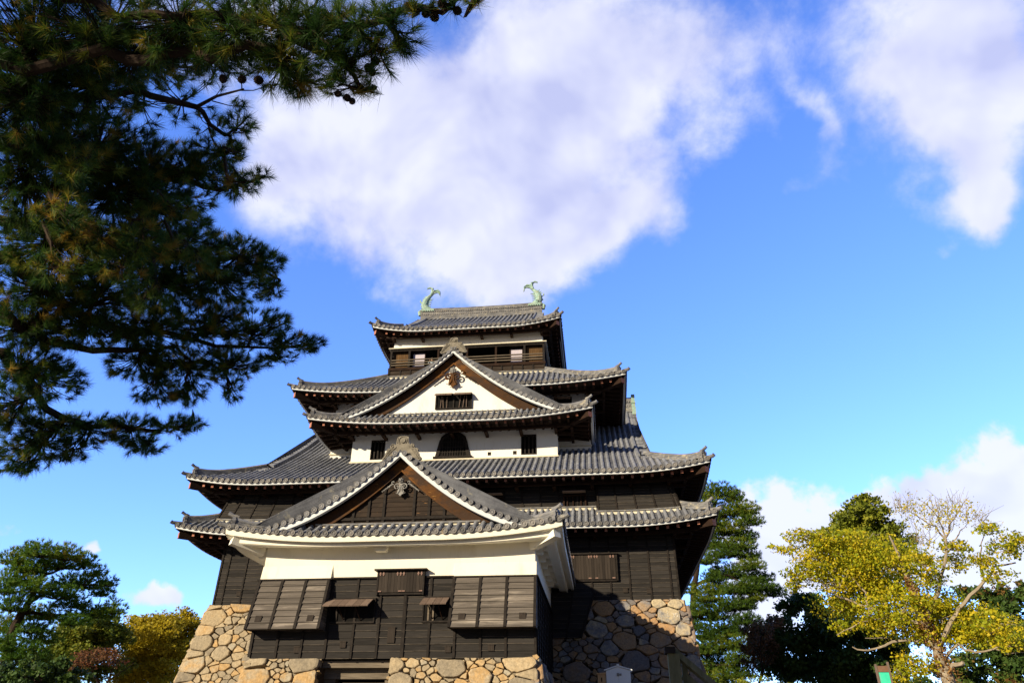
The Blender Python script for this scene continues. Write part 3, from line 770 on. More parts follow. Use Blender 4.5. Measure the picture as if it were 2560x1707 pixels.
# ------------------------------------------------------------------ stonework
def clip(poly, nx, ny, c):
    o = []
    for i in range(len(poly)):
        p, q = poly[i], poly[(i+1) % len(poly)]; dp, dq = p[0]*nx+p[1]*ny-c, q[0]*nx+q[1]*ny-c
        if dp <= 0: o.append(p)
        if dp*dq < 0: k = dp/(dp-dq); o.append((p[0]+(q[0]-p[0])*k, p[1]+(q[1]-p[1])*k))
    return o
def stones(mb, quad3, seed, sizes, corner=(True, True), out_h=.16, fixed=(), zr=(0, 1)):
    """irregular fitted boulders over the wall face BL, BR, TR, TL"""
    rg = random.Random(seed); BL, BR, TR, TL = map(Vector, quad3)
    Wd = ((BR-BL).length+(TR-TL).length)/2; Hh = ((TL-BL).length+(TR-BR).length)/2
    nrm = (BR-BL).cross(TL-BL).normalized(); AN = 1.38; H0 = Hh; Hh = Hh*AN
    def mp(u, v, h): 
        f, g = u/Wd, v/Hh
        return BL.lerp(BR, f).lerp(TL.lerp(TR, f), g)+nrm*h
    seeds = []; tone = {}
    for x, z, r, c_ in fixed:
        g = (z-zr[0])/(zr[1]-zr[0]); xa, xb = BL.x+(TL.x-BL.x)*g, BR.x+(TR.x-BR.x)*g
        tone[len(seeds)] = c_; seeds.append(((x-xa)/(xb-xa)*Wd, g*Hh, r))
    if corner[0] or corner[1]:
        v = .25; k = 0
        while v < Hh+.3:
            hh = rg.uniform(.75, 1.05)
            for s_ in (0, 1):
                if corner[s_]:
                    l = (.95 if (k+s_) % 2 else .55)+rg.uniform(-.08, .1)
                    seeds.append((l*.5 if s_ == 0 else Wd-l*.5, v, .52+(l-.5)*.4))
            v += hh*.9; k += 1
    for r, tries in sizes:
        for _ in range(tries):
            rr = r*rg.uniform(.8, 1.25); u, v = rg.uniform(-.1, Wd+.1), rg.uniform(-.1, Hh+.1)
            if all((u-a)**2+((v-b)*1.15)**2 > (rr*.93+c*.93)**2 for a, b, c in seeds): seeds.append((u, v, rr))
    fillers = []
    def stone(poly, cu, cv, oh, dz, tn=None):
        size = max(sqrt((p[0]-cu)**2+(p[1]-cv)**2) for p in poly); hh = min(oh, size*.34)*rg.uniform(.7, 1.25)
        mb.cr = rg.random(); tu, tv = rg.uniform(-.35, .35), rg.uniform(-.35, .35); rings = []
        if tn is not None: mb.cr, hh, tu, tv = tn, .10, 0, 0
        for sc, h in ((1.0, -.22), (1.0, hh*.50), (.965, hh*.86), (.86, hh*.98), (.5, hh)):
            rings.append([mb.vert(mp(cu+(p[0]-cu)*sc, cv+(p[1]-cv)*sc, dz+h+(rg.uniform(-.006, .006) if .9 > sc > .6 else 0)+(tu*(p[0]-cu)+tv*(p[1]-cv))*.30*sc*(1 if h > 0 else 0))) for p in poly])
        n = len(poly)
        for A, B in zip(rings, rings[1:]):
            for k in range(n): k2 = (k+1) % n; mb.face(A[k], A[k2], B[k2], B[k])
        ctr = mb.vert(mp(cu, cv, dz+hh*1.02))
        for k in range(n): mb.face(rings[-1][k], rings[-1][(k+1) % n], ctr)
    for i, (u, v, r) in enumerate(seeds):
        poly = [(u-1.8, v-1.8), (u+1.8, v-1.8), (u+1.8, v+1.8), (u-1.8, v+1.8)]
        poly = clip(poly, -1, 0, 0); poly = clip(poly, 1, 0, Wd); poly = clip(poly, 0, -1, 0); poly = clip(poly, 0, 1, Hh)
        for j, (a, b, c) in enumerate(seeds):
            if j == i or abs(a-u) > 3 or abs(b-v) > 3: continue
            dx, dy = a-u, b-v; d = sqrt(dx*dx+dy*dy)
            if d < 1e-6: continue
            k = (d*d+r*r-c*c)/(2*d); poly = clip(poly, dx/d, dy/d, u*dx/d+v*dy/d+k-rg.uniform(.010, .028))
            if len(poly) < 3: break
        if len(poly) < 3: continue
        cu, cv = sum(p[0] for p in poly)/len(poly), sum(p[1] for p in poly)/len(poly)
        while len(poly) > 6:                  # keep the faces angular: merge the shortest edges
            k = min(range(len(poly)), key=lambda a: (poly[a][0]-poly[(a+1) % len(poly)][0])**2+(poly[a][1]-poly[(a+1) % len(poly)][1])**2)
            p, q = poly[k], poly[(k+1) % len(poly)]; poly[k] = ((p[0]+q[0])/2, (p[1]+q[1])/2); poly.pop((k+1) % len(poly))
        # knock the corners off, leaving wedge gaps that small chinking stones fill
        o = []
        for a in range(len(poly)):
            p, q, e = poly[a], poly[a-1], poly[(a+1) % len(poly)]
            l1, l2 = sqrt((p[0]-q[0])**2+(p[1]-q[1])**2), sqrt((p[0]-e[0])**2+(p[1]-e[1])**2)
            c_ = min(.20, .34*min(l1, l2))*(rg.uniform(.5, 1.0) if rg.random() < .6 else .35)
            if l1 < .03 or l2 < .03: o.append(p); continue
            o.append((p[0]+(q[0]-p[0])*c_/l1, p[1]+(q[1]-p[1])*c_/l1)); o.append((p[0]+(e[0]-p[0])*c_/l2, p[1]+(e[1]-p[1])*c_/l2))
            if c_ > .05 and all((p[0]-x)**2+(p[1]-y)**2 > .012 for x, y, _ in fillers): fillers.append((p[0], p[1], c_))
        poly = o; pp = []
        for a in range(len(poly)):
            p, q = poly[a], poly[(a+1) % len(poly)]; ln = sqrt((p[0]-q[0])**2+(p[1]-q[1])**2); nn_ = 3 if ln > .35 else (2 if ln > .15 else 1)
            pp += [(p[0]+(q[0]-p[0])*t/nn_, p[1]+(q[1]-p[1])*t/nn_) for t in range(nn_)]
        poly = [(p[0]+rg.uniform(-.018, .018), p[1]+rg.uniform(-.018, .018)) for p in pp]
        stone(poly, cu, cv, out_h, 0, tone.get(i))
    for x, y, c_ in fillers:
        for _ in range(1 if c_ < .10 else 2):
            k = rg.randrange(5, 8); r_ = min(.13, c_*rg.uniform(.55, .95)); ox, oy = rg.uniform(-.04, .04), rg.uniform(-.04, .04); a0 = rg.uniform(0, 6)
            stone([(x+ox+cos(a0+2*pi*t/k)*r_*rg.uniform(.75, 1.25)*1.2, y+oy+sin(a0+2*pi*t/k)*r_*rg.uniform(.75, 1.25)) for t in range(k)], x+ox, y+oy, .07, -.035)

# ------------------------------------------------------------------ ground
def build_ground():
    m = MB(); S = 2000
    prof = [(-S, 0), (-31, 0), (-27, 1.6), (-20, 2.0), (S, 2.0)]
    for (y0, z0), (y1, z1) in zip(prof, prof[1:]): m.quad((-S, y0, z0), (S, y0, z0), (S, y1, z1), (-S, y1, z1))
    o = m.build('ground', M_GROUND); o['kind'] = 'structure'
build_ground()

# ------------------------------------------------------------------ castle keep
KEEP = thing('castle_keep', 'black and white castle keep with stacked grey tiled roofs on a stone base', 'castle', (0, 9.85, 7.8))
def tile_roof(R, parent, name, coarse=(), label=None):
    t, e = MB(), MB(); roof_tiles(R, t, e, None, None, coarse=coarse)
    ro = t.build(name, M_TILE, parent)
    e.build('eave_tile_ends', M_TILE_END, ro)
    if label: ro['label'] = label
    return ro
def mortar_strip(R, parent, side, d, t0, t1, h=.10):
    m = MB(); n = max(2, int((t1-t0)/.5)); U = Vector((0, 0, 1)); prev = None
    for i in range(n+1):
        t = t0+(t1-t0)*i/n; p = R.P(side, t, d); q = R.P(side, t, d+.22)
        row = [m.vert(p), m.vert(p+U*h), m.vert(q+U*(h+.03)), m.vert(q)]
        if prev:
            for a in range(3): m.face(prev[a], prev[a+1], row[a+1], row[a])
        prev = row
    m.build('mortar_strip', M_MORTAR, parent)
    c = MB(); pts = [R.P(side, t0+(t1-t0)*i/n, d+.10)+U*(h+.01) for i in range(n+1)]
    c.sweep([(-.09, 0), (-.09, .05), (0, .09), (.09, .05), (.09, 0)], pts); c.build('flashing_tiles', M_RIDGE, parent)

CY = 9.85
# --- first roof (between first and second floor)
R1 = Roof(0, CY, 0, 13.81, CY+1.8, 11.08, lambda d: .72*d, D=1.8, lift=.50, R=4.2, ovx=2.0, ovy=1.8, sof=.20, srise=.35); R1.sx = 1.8/2.01
r1 = tile_roof(R1, KEEP, 'lowest_roof', coarse=(('m', 1),))
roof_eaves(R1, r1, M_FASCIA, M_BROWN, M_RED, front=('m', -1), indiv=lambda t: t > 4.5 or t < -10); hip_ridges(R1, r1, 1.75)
for a_, b_, d_ in ((8.0, 12.15, 1.0), (-12.15, -7.2, 1.0), (-7.2, 8.0, 1.58)): mortar_strip(R1, r1, ('m', -1), d_, a_, b_, .09)
# --- second roof: the big hip-and-gable
R2 = Roof(0, CY, 0, 13.78, CY+1.89, 13.72, lambda d: .57*d+.0009*d**3, gx=10.95, gw=10.55, lift=.48, R=4.5, ovx=1.98, ovy=1.89, sof=.20, srise=.35)
r2 = tile_roof(R2, KEEP, 'great_roof', coarse=(('m', 1),))
roof_eaves(R2, r2, M_FASCIA, M_BROWN, M_RED, front=('m', -1), indiv=lambda t: t > 2.5 or t < -4); hip_ridges(R2, r2, 3.0)
for e in (1, -1): gable_end(R2, r2, e, M_BATTEN, M_PLASTER, M_FASCIA, hb=.6)
def main_ridge(R, parent, lx0, lx1, w, h, rise=.1):
    m = MB(); zr = R.ze+R.H(R.ey)
    lay = []; n = 6
    for i in range(n):
        z0 = -.1+(h+.1)*i/n; z1 = -.1+(h+.1)*(i+.8)/n; ww = w*(1-.05*i)
        lay += [(-ww/2, z0), (-ww/2, z1), (-ww/2+.03, z1+.01)]
    sec = lay+[(-w*.35, h+.06), (0, h+.12)]; sec = sec+[(-a, b) for a, b in reversed(sec[:-1])]
    k = 24; pts = [R.tf(lx0+(lx1-lx0)*i/k, 0, zr+rise*abs(2*i/k-1)**2.5) for i in range(k+1)]
    m.sweep(sec, pts); ob = m.build('main_ridge', M_RIDGE, parent)
    d = MB(); axis = R.tf(0, 1, 0)-R.tf(0, 0, 0); L = abs(lx1-lx0); nn = int(L/.17)
    for i in range(nn):
        f = (i+.5)/nn; p = R.tf(lx0+(lx1-lx0)*f, 0, zr+rise*abs(2*f-1)**2.5)
        for s_ in (1, -1):
            d.cr = random.random()
            for zz in ((.38*h, .72*h) if h > .6 else (.5*h,)): d.tube([p+axis*s_*(w*.42)+Vector((0, 0, zz)), p+axis*s_*(w*.55)+Vector((0, 0, zz))], .055, 6)
    d.build('ridge_pattern_tiles', M_TILE_END, parent)
    return zr
zr2 = main_ridge(R2, r2, -10.9, 10.9, .42, .95)
for e in (1, -1):
    m = MB(); p = Vector((e*10.95, CY, zr2+.05))
    m.boxv(p+Vector((-.12, -.30, .02)), (.24, 0, 0), (0, .60, 0), (0, 0, 1.2)); m.boxv(p+Vector((-.15, -.34, .55)), (.30, 0, 0), (0, .68, 0), (0, 0, .12))
    m.boxv(p+Vector((-.13, -.62, -.42)), (.26, 0, 0), (0, .32, 0), (0, 0, .62)); m.boxv(p+Vector((-.13, .30, -.42)), (.26, 0, 0), (0, .32, 0), (0, 0, .62))
    m.build('ridge_end_ornament', M_PATINA, r2)
# --- third roof (below the top floor)
D3 = CY-8.76; D3 = 4.52-1.09
R3 = Roof(0, CY, 0, 10.15, 8.76, 20.27, lambda d: .58*d+.036*d*d, D=3.43, lift=.46, R=4.0, ovx=2.25, ovy=2.11, sof=.20, srise=.40); R3.sx = 3.43/(10.15-5.2)
r3 = tile_roof(R3, KEEP, 'upper_roof', coarse=(('m', 1),))
roof_eaves(R3, r3, M_FASCIA, M_BROWN, M_RED, front=('m', -1), indiv=lambda t: False); hip_ridges(R3, r3, 3.4)
mortar_strip(R3, r3, ('m', -1), 3.25, -5.3, 5.3)
# --- top roof
R4 = Roof(0, CY, 0, 6.34, 6.33, 25.80, lambda d: .60*d+.017*d*d, gx=4.75, gw=4.4, lift=.50, R=3.6, ovx=1.31, ovy=1.2, sof=.20, srise=.30)
r4 = tile_roof(R4, KEEP, 'top_roof', coarse=(('m', 1),))
roof_eaves(R4, r4, M_FASCIA, M_BROWN, M_RED, front=('m', -1), rspace=.50, indiv=lambda t: False); hip_ridges(R4, r4, 1.65)
for e in (1, -1): gable_end(R4, r4, e, M_BATTEN, M_PLASTER, M_FASCIA, hb=.55)
zr4 = main_ridge(R4, r4, -4.7, 4.7, .40, .85, .12)
def fish(e):
    """bronze dolphin-fish finial, head down on the ridge, tail curling inwards"""
    b = Vector((e*4.45, CY, zr4+.78)); X = Vector((-e, 0, 0)); U = Vector((0, 0, 1)); Yv = Vector((0, 1, 0))
    P = lambda x, z, y=0: b+X*x*1.12+U*z*1.16+Yv*y
    m = MB(); n = 16
    path = [(.55, .06), (.30, .10), (.08, .22), (-.02, .45), (.0, .72), (.10, .95), (.26, 1.15), (.44, 1.32)]
    pts = [P(*q) for q in path]; rad = [.16, .24, .28, .27, .24, .20, .15, .10]
    # smooth the body
    fine, fr = [], []
    for i in range(len(pts)-1):
        p0, p1, p2, p3 = pts[max(i-1, 0)], pts[i], pts[i+1], pts[min(i+2, len(pts)-1)]
        for k in range(4):
            t = k/4; fine.append(.5*((2*p1)+(p2-p0)*t+(2*p0-5*p1+4*p2-p3)*t*t+(3*p1-p0-3*p2+p3)*t**3)); fr.append(rad[i]+(rad[i+1]-rad[i])*t)
    m.tube(fine, fr, 10)
    m.build('fish_body', M_PATINA, r4)
    h = MB()
    h.tube([P(.62, .02), P(.1, .02), P(-.22, .05)], [.2, .24, .16], 10)
    h.boxv(P(-.15, -.10, -.22), X*.95, Yv*.44, U*.22)
    h.tube([P(-.02, .62), P(-.20, .66), P(-.34, .78), P(-.36, .95)], [.11, .10, .07, .03], 7)
    h.tube([P(.02, .55), P(-.18, .52), P(-.30, .40)], [.10, .10, .04], 7)
    h.tube([P(-.30, -.30), P(-.36, -.02), P(-.26, .14)], [.13, .14, .06], 8)
    h.build('fish_head', M_PATINA, r4)
    f = MB()
    for i, (x, z) in enumerate(((.20, .40), (.21, .54), (.23, .68), (.27, .82), (.33, .95))):
        f.prism([P(x-.05, z-.06, -.03), P(x+.24, z-.05+.03*i*.4, -.03), P(x-.03, z+.06, -.03)], Yv*.06)
    for x, z in ((-.10, 1.0), (.0, 1.12), (-.16, .88)): f.prism([P(x+.05, z-.06, -.02), P(x-.10, z+.12, -.02), P(x+.14, z+.06, -.02)], Yv*.05)
    f.build('fish_fins', M_PATINA, r4)
    t = MB()
    for w, off in ((0, 0), (.05, .07), (-.05, .13)):
        t.tube([P(.40, 1.28, w), P(.58, 1.46+off, w), P(.82, 1.50+off, w), P(1.0, 1.36+off, w), P(1.04-off*.5, 1.12+off, w)], [.10, .10, .085, .06, .02], 6)
        t.tube([P(.38, 1.26, w), P(.46, 1.52, w), P(.42+off*.5, 1.78, w), P(.26, 1.92-off*.4, w), P(.04, 1.86-off, w)], [.10, .10, .09, .06, .02], 6)
    t.build('fish_tail', M_PATINA, r4)
for e in (1, -1): fish(e)

# --- first floor
def first_floor():
    w, b = MB(), MB()
    xs = [-11.2, -10.25, -9.3, -8.35, -7.4]
    fr = lambda x, a=-11.8, c=11.8: (x-a)/(c-a)
    allx = [-11.35+.98*i for i in range(24)]; allx = [x for x in allx if -11.5 < x < 5.6]+[7.6, 8.52, 9.45, 10.44, 11.42]
    clapboard(w, (-11.8, -.06, 7.8), (11.8, -.06, 7.8), (-11.75, 0, 11.6), (11.75, 0, 11.6), (0, -1, 0), [fr(x) for x in allx], bat=b)
    clapboard(w, (11.8, 0, 7.8), (11.8, 19.7, 7.8), (11.75, 0, 11.6), (11.75, 19.7, 11.6), (1, 0, 0), [i/20 for i in range(1, 20)], bat=b)
    clapboard(w, (-11.8, 19.7, 7.8), (-11.8, 0, 7.8), (-11.75, 19.7, 11.6), (-11.75, 0, 11.6), (-1, 0, 0), [i/20 for i in range(1, 20)], bat=b)
    w.quad((11.8, 19.7, 7.8), (-11.8, 19.7, 7.8), (-11.8, 19.7, 11.6), (11.8, 19.7, 11.6))
    o = w.build('first_floor_wall', [M_BLACK, M_WORN], KEEP); b.build('battens', M_BATTEN, o)
    # double shutter door right of the turret
    d = MB()
    for i in range(18):
        x = 6.45+2.35*i/18; d.cr = random.random(); d.box(x, x+2.35/18-.008, -.17-random.uniform(0, .012), -.02, 8.80, 9.97)
    do = d.build('shutter_door', M_BLACKV, KEEP)
    f = MB(); f.box(6.33, 8.95, -.26, -.02, 9.99, 10.05); f.box(8.81, 8.89, -.20, -.02, 8.72, 9.99); f.box(6.33, 8.89, -.16, -.02, 8.70, 8.78); f.build('door_frame', M_BATTEN, do)
    for x in (6.62, 6.74, 7.50, 7.62, 7.78, 7.9, 8.56, 8.70):
        h = MB(); h.box(x-.025, x+.025, -.19, -.165, 9.82, 9.95); h.box(x-.05, x+.05, -.20, -.18, 9.88, 9.91); h.build('copper_hinge', M_COPPER, do)
    for x in (7.52, 7.85, 8.68):
        h = MB(); h.box(x-.07, x+.07, -.19, -.165, 8.83, 8.88); h.build('copper_hinge', M_COPPER, do)
    for x, z in ((9.2, 8.28), (10.33, 8.22), (-10.48, 8.39)): sama(KEEP, x, z, -.07)
first_floor()
def link_wall():
    w, b = MB(), MB()
    clapboard(w, (5.62, -.95, 6.05), (7.02, -.95, 6.05), (5.62, -.62, 8.1), (7.72, -.62, 8.1), (0, -1, 0), [.5], bat=b)
    w.poly([(7.02, -.95, 6.05), (7.02, 0, 6.05), (7.72, 0, 8.1), (7.72, -.62, 8.1)]); w.quad((5.62, -.95, 6.05), (5.62, 0, 6.05), (7.02, 0, 6.05), (7.02, -.95, 6.05)); w.quad((5.62, -.62, 8.1), (7.72, -.62, 8.1), (7.72, 0, 8.1), (5.62, 0, 8.1))
    o = w.build('link_wall', [M_BLACK, M_WORN], KEEP); b.build('battens', M_BATTEN, o)
link_wall()
# --- second floor with flared stone-drop bays at the corners
def second_floor():
    w, b = MB(), MB()
    bx = [-11.2+.96*i for i in range(24)]
    clapboard(w, (-11.8, 0, 11.6), (11.8, 0, 11.6), (-11.8, 0, 14.3), (11.8, 0, 14.3), (0, -1, 0), [(x+11.8)/23.6 for x in bx if -11.5 < x < 11.5], bat=b)
    clapboard(w, (11.8, 0, 11.6), (11.8, 19.7, 11.6), (11.8, 0, 14.3), (11.8, 19.7, 14.3), (1, 0, 0), [i/20 for i in range(1, 20)], bat=b)
    clapboard(w, (-11.8, 19.7, 11.6), (-11.8, 0, 11.6), (-11.8, 19.7, 14.3), (-11.8, 0, 14.3), (-1, 0, 0), [i/20 for i in range(1, 20)], bat=b)
    w.quad((11.8, 19.7, 11.6), (-11.8, 19.7, 11.6), (-11.8, 19.7, 14.3), (11.8, 19.7, 14.3))
    o = w.build('second_floor_wall', [M_BLACK, M_WORN], KEEP); b.build('battens', M_BATTEN, o)
    for s_ in (-1, 1):
        w, b = MB(), MB(); xi = 7.25 if s_ < 0 else 8.05
        x0, x1 = (-12.25, -xi) if s_ < 0 else (xi, 12.25); t0, t1 = (-11.85, -xi) if s_ < 0 else (xi, 11.85)
        nb = 5 if s_ < 0 else 4
        bays = [.16+.84*i/(nb-1) for i in range(nb-1)] if s_ < 0 else [.235*i for i in range(1, 5)]
        bays = [q for q in bays if q < .97]
        clapboard(w, (x0, -.70, 11.93), (x1, -.70, 11.93), (t0, -.05, 13.75), (t1, -.05, 13.75), (0, -1, .35), bays, bat=b)
        xe, te = (x1, t1) if s_ > 0 else (x0, t0); 
        if s_ > 0: clapboard(w, (xe, -.70, 11.93), (xe, 3.0, 11.93), (te, -.05, 13.75), (te, 2.9, 13.75), (1, 0, .2), [.25, .5, .75], bat=b)
        else: clapboard(w, (xe, 3.0, 11.93), (xe, -.70, 11.93), (te, 2.9, 13.75), (te, -.05, 13.75), (-1, 0, .2), [.25, .5, .75], bat=b)
        xin = -xi if s_ < 0 else xi
        w.poly([(xin, -.70, 11.93), (xin, .02, 11.93), (xin, .02, 13.75), (xin, -.05, 13.75)])
        b.box(min(x0, x1)-.02, max(x0, x1)+.02, -.74, -.60, 11.88, 11.95)
        o = w.build('flared_stone_drop', [M_BLACK, M_WORN], KEEP); b.build('battens', M_BATTEN, o)
    for x0, x1 in ((6.36, 7.44), (1.92, 3.10), (-3.4, -2.3)):
        w = MB(); w.box(x0-.06, x1+.06, -.12, 0, 12.36, 12.44); w.box(x0-.06, x0+.02, -.12, 0, 12.44, 13.02); w.box(x1-.02, x1+.06, -.12, 0, 12.44, 13.02); w.box(x0-.06, x1+.06, -.12, 0, 13.02, 13.10)
        o = w.build('window', M_BROWN, KEEP)
        p = MB(); p.quad((x0, -.035, 12.44), (x1, -.035, 12.44), (x1, -.035, 13.02), (x0, -.035, 13.02)); p.build('window_opening', M_DARK, o)
        for f in (.15, .42, .80): bb = MB(); bb.box(x0+(x1-x0)*f-.03, x0+(x1-x0)*f+.03, -.10, -.04, 12.44, 13.02); bb.build('window_bar', M_BROWN, o)
        hood(o, x0-.06, x1+.06, -.10, 13.16, .52, .06, M_SHINGLE, planks=1)
    sama(KEEP, 4.13, 12.52, 0)
second_floor()
# --- third floor: dormer with the bell window; flanking walls; fourth floor
def upper_walls():
    w = MB(); y = 1.62
    hs = [(-4.86, -4.02, 16.02, 17.20), (3.93, 4.81, 16.02, 17.21), (2.02, 2.22, 16.04, 16.25), (3.47, 3.68, 16.05, 16.27)]
    holes_wall(w, -6.0, 6.0, 15.2, 18.0, y, hs)
    w.quad((6, y, 15.2), (6, 3.4, 15.2), (6, 3.4, 18.0), (6, y, 18.0)); w.quad((-6, 3.4, 15.2), (-6, y, 15.2), (-6, y, 18.0), (-6, 3.4, 18.0))
    o = w.build('dormer_wall', M_PLASTER, KEEP)
    sill = MB(); sill.box(-6.05, 6.05, y-.10, y, 15.82, 15.90); sill.build('wall_sill', M_MORTAR, o)
    barred_window(o, *hs[0][:2], *hs[0][2:], y); barred_window(o, *hs[1][:2], *hs[1][2:], y)
    for h in hs[2:]:
        p = MB(); p.quad((h[0], y+.06, h[2]), (h[1], y+.06, h[2]), (h[1], y+.06, h[3]), (h[0], y+.06, h[3])); p.build('loophole', M_BATTEN, o)
    # bell-shaped window
    half_o = [(1.03, 16.03), (.93, 16.45), (.82, 16.95), (.70, 17.25), (.48, 17.42), (.22, 17.52), (0, 17.66)]
    half_i = [(.80, 16.10), (.72, 16.50), (.64, 16.92), (.52, 17.14), (.34, 17.27), (.16, 17.36), (0, 17.46)]
    fr = MB()
    for s_ in (1, -1):
        for (a, b), (c, d), (e, f), (g, h) in zip(half_o, half_o[1:], half_i, half_i[1:]):
            fr.prism([(s_*a, y-.07, b), (s_*c, y-.07, d), (s_*g, y-.07, h), (s_*e, y-.07, f)], (0, .07, 0))
    fr.box(-1.13, 1.13, y-.12, y, 15.95, 16.05)
    k = fr.build('bell_window', M_BATTEN, o)
    p = MB(); full = half_i+[(-a, b) for a, b in reversed(half_i[:-1])]; p.poly([(a, y-.012, b) for a, b in full]); p.build('window_opening', M_DARK, k)
    def iw(z):
        for (a, b), (c, d) in zip(half_i, half_i[1:]):
            if b <= z <= d: return a+(c-a)*(z-b)/(d-b)
        return 0
    for x in (-.6, -.45, -.3, -.15, 0, .15, .3, .45, .6):
        zt = max(z for z in np.linspace(16.1, 17.44, 60) if iw(z) > abs(x)); bb = MB(); bb.box(x-.022, x+.022, y-.055, y-.02, 16.08, zt); bb.build('window_bar', M_BATTEN, k)
    for z in (16.32, 16.62, 16.95, 17.2): bb = MB(); q = iw(z); bb.box(-q, q, y-.045, y-.015, z-.02, z+.02); bb.build('window_bar', M_BATTEN, k)
    # fourth floor box (its lower part flanks the dormer)
    w = MB(); y = 3.2
    hs = [(-6.92, -5.85, 19.35, 20.19), (5.85, 6.87, 19.35, 20.20)]
    holes_wall(w, -7.9, 7.9, 16.2, 20.9, y, hs)
    w.quad((7.9, y, 16.2), (7.9, 16.5, 16.2), (7.9, 16.5, 20.9), (7.9, y, 20.9)); w.quad((-7.9, 16.5, 16.2), (-7.9, y, 16.2), (-7.9, y, 20.9), (-7.9, 16.5, 20.9)); w.quad((7.9, 16.5, 16.2), (-7.9, 16.5, 16.2), (-7.9, 16.5, 20.9), (7.9, 16.5, 20.9))
    o = w.build('fourth_floor_wall', M_PLASTER, KEEP)
    s = MB(); s.box(-7.95, -6.0, y-.08, y, 16.98, 17.05); s.box(6.0, 7.95, y-.08, y, 16.98, 17.05); s.build('wall_sill', M_MORTAR, o)
    for h in hs:
        k = barred_window(o, *h, y, bars=2); hood(k, h[0]+.05, h[1]-.05, y+.02, h[3]-.14, .36, .02, M_SHINGLE, planks=1)
upper_walls()
# dormer roof with the upper front gable
RD = Roof(0, 3.2, 1, 3.72, 8.15, 17.50, lambda d: .20*d+.047*d*d, sx=2.1, gx=2.95, gw=2.42, cut=.7, lift=.50, R=6.0, ovx=2.14, ovy=2.15, sof=.18, srise=.33)
rd = tile_roof(RD, KEEP, 'dormer_roof')
roof_eaves(RD, rd, M_FASCIA, M_BROWN, M_RED, front=('h', 1)); hip_ridges(RD, rd, 2.0)
gable_end(RD, rd, 1, M_ORANGE, M_PLASTER, M_FASCIA, hb=.57, band=.16)
main_ridge(RD, rd, -.7, 2.6, .34, .35, .0)
onigawara(rd, Vector((0, .50, 23.16)), Vector((1, 0, 0)), Vector((0, -1, 0)), .84)
gegyo(rd, Vector((0, .55, 21.02)), Vector((1, 0, 0)), Vector((0, -1, 0)), 1.3, M_SILVER, M_ORANGE)
def dormer_gable_window():
    y = .76; f = MB(); x0, x1, z0, z1 = -.92, 1.10, 18.68, 19.50
    f.box(x0, x1, y-.08, y+.03, z0-.06, z0); f.box(x0, x1, y-.08, y+.03, z1, z1+.07); f.box(x0-.07, x0, y-.08, y+.03, z0-.06, z1+.07); f.box(x1, x1+.07, y-.08, y+.03, z0-.06, z1+.07); f.box(.05, .13, y-.08, y+.03, z0, z1)
    o = f.build('gable_window', M_BATTEN, KEEP)
    p = MB(); p.quad((x0, y-.01, z0), (x1, y-.01, z0), (x1, y-.01, z1), (x0, y-.01, z1)); p.build('window_opening', M_DARK, o)
    hood(o, x0-.06, .03, y-.09, z1+.05, .32, .22, M_SHINGLE, planks=3); hood(o, .15, x1+.06, y-.09, z1+.05, .32, .22, M_SHINGLE, planks=3)
    for a, b in ((-.68, -.62), (-.5, -.56), (.42, .5), (.64, .72), (-.3, -.3), (.85, .85)):
        pr = MB(); pr.tube([(a, y-.06, z0), (b, y-.10, z1-.1)], .022, 5); pr.build('prop_stick', M_SHINGLE, o)
    return o
dw = dormer_gable_window()
mortar_strip(RD, rd, ('h', 1), 2.30, -3.7, 3.7, .05)

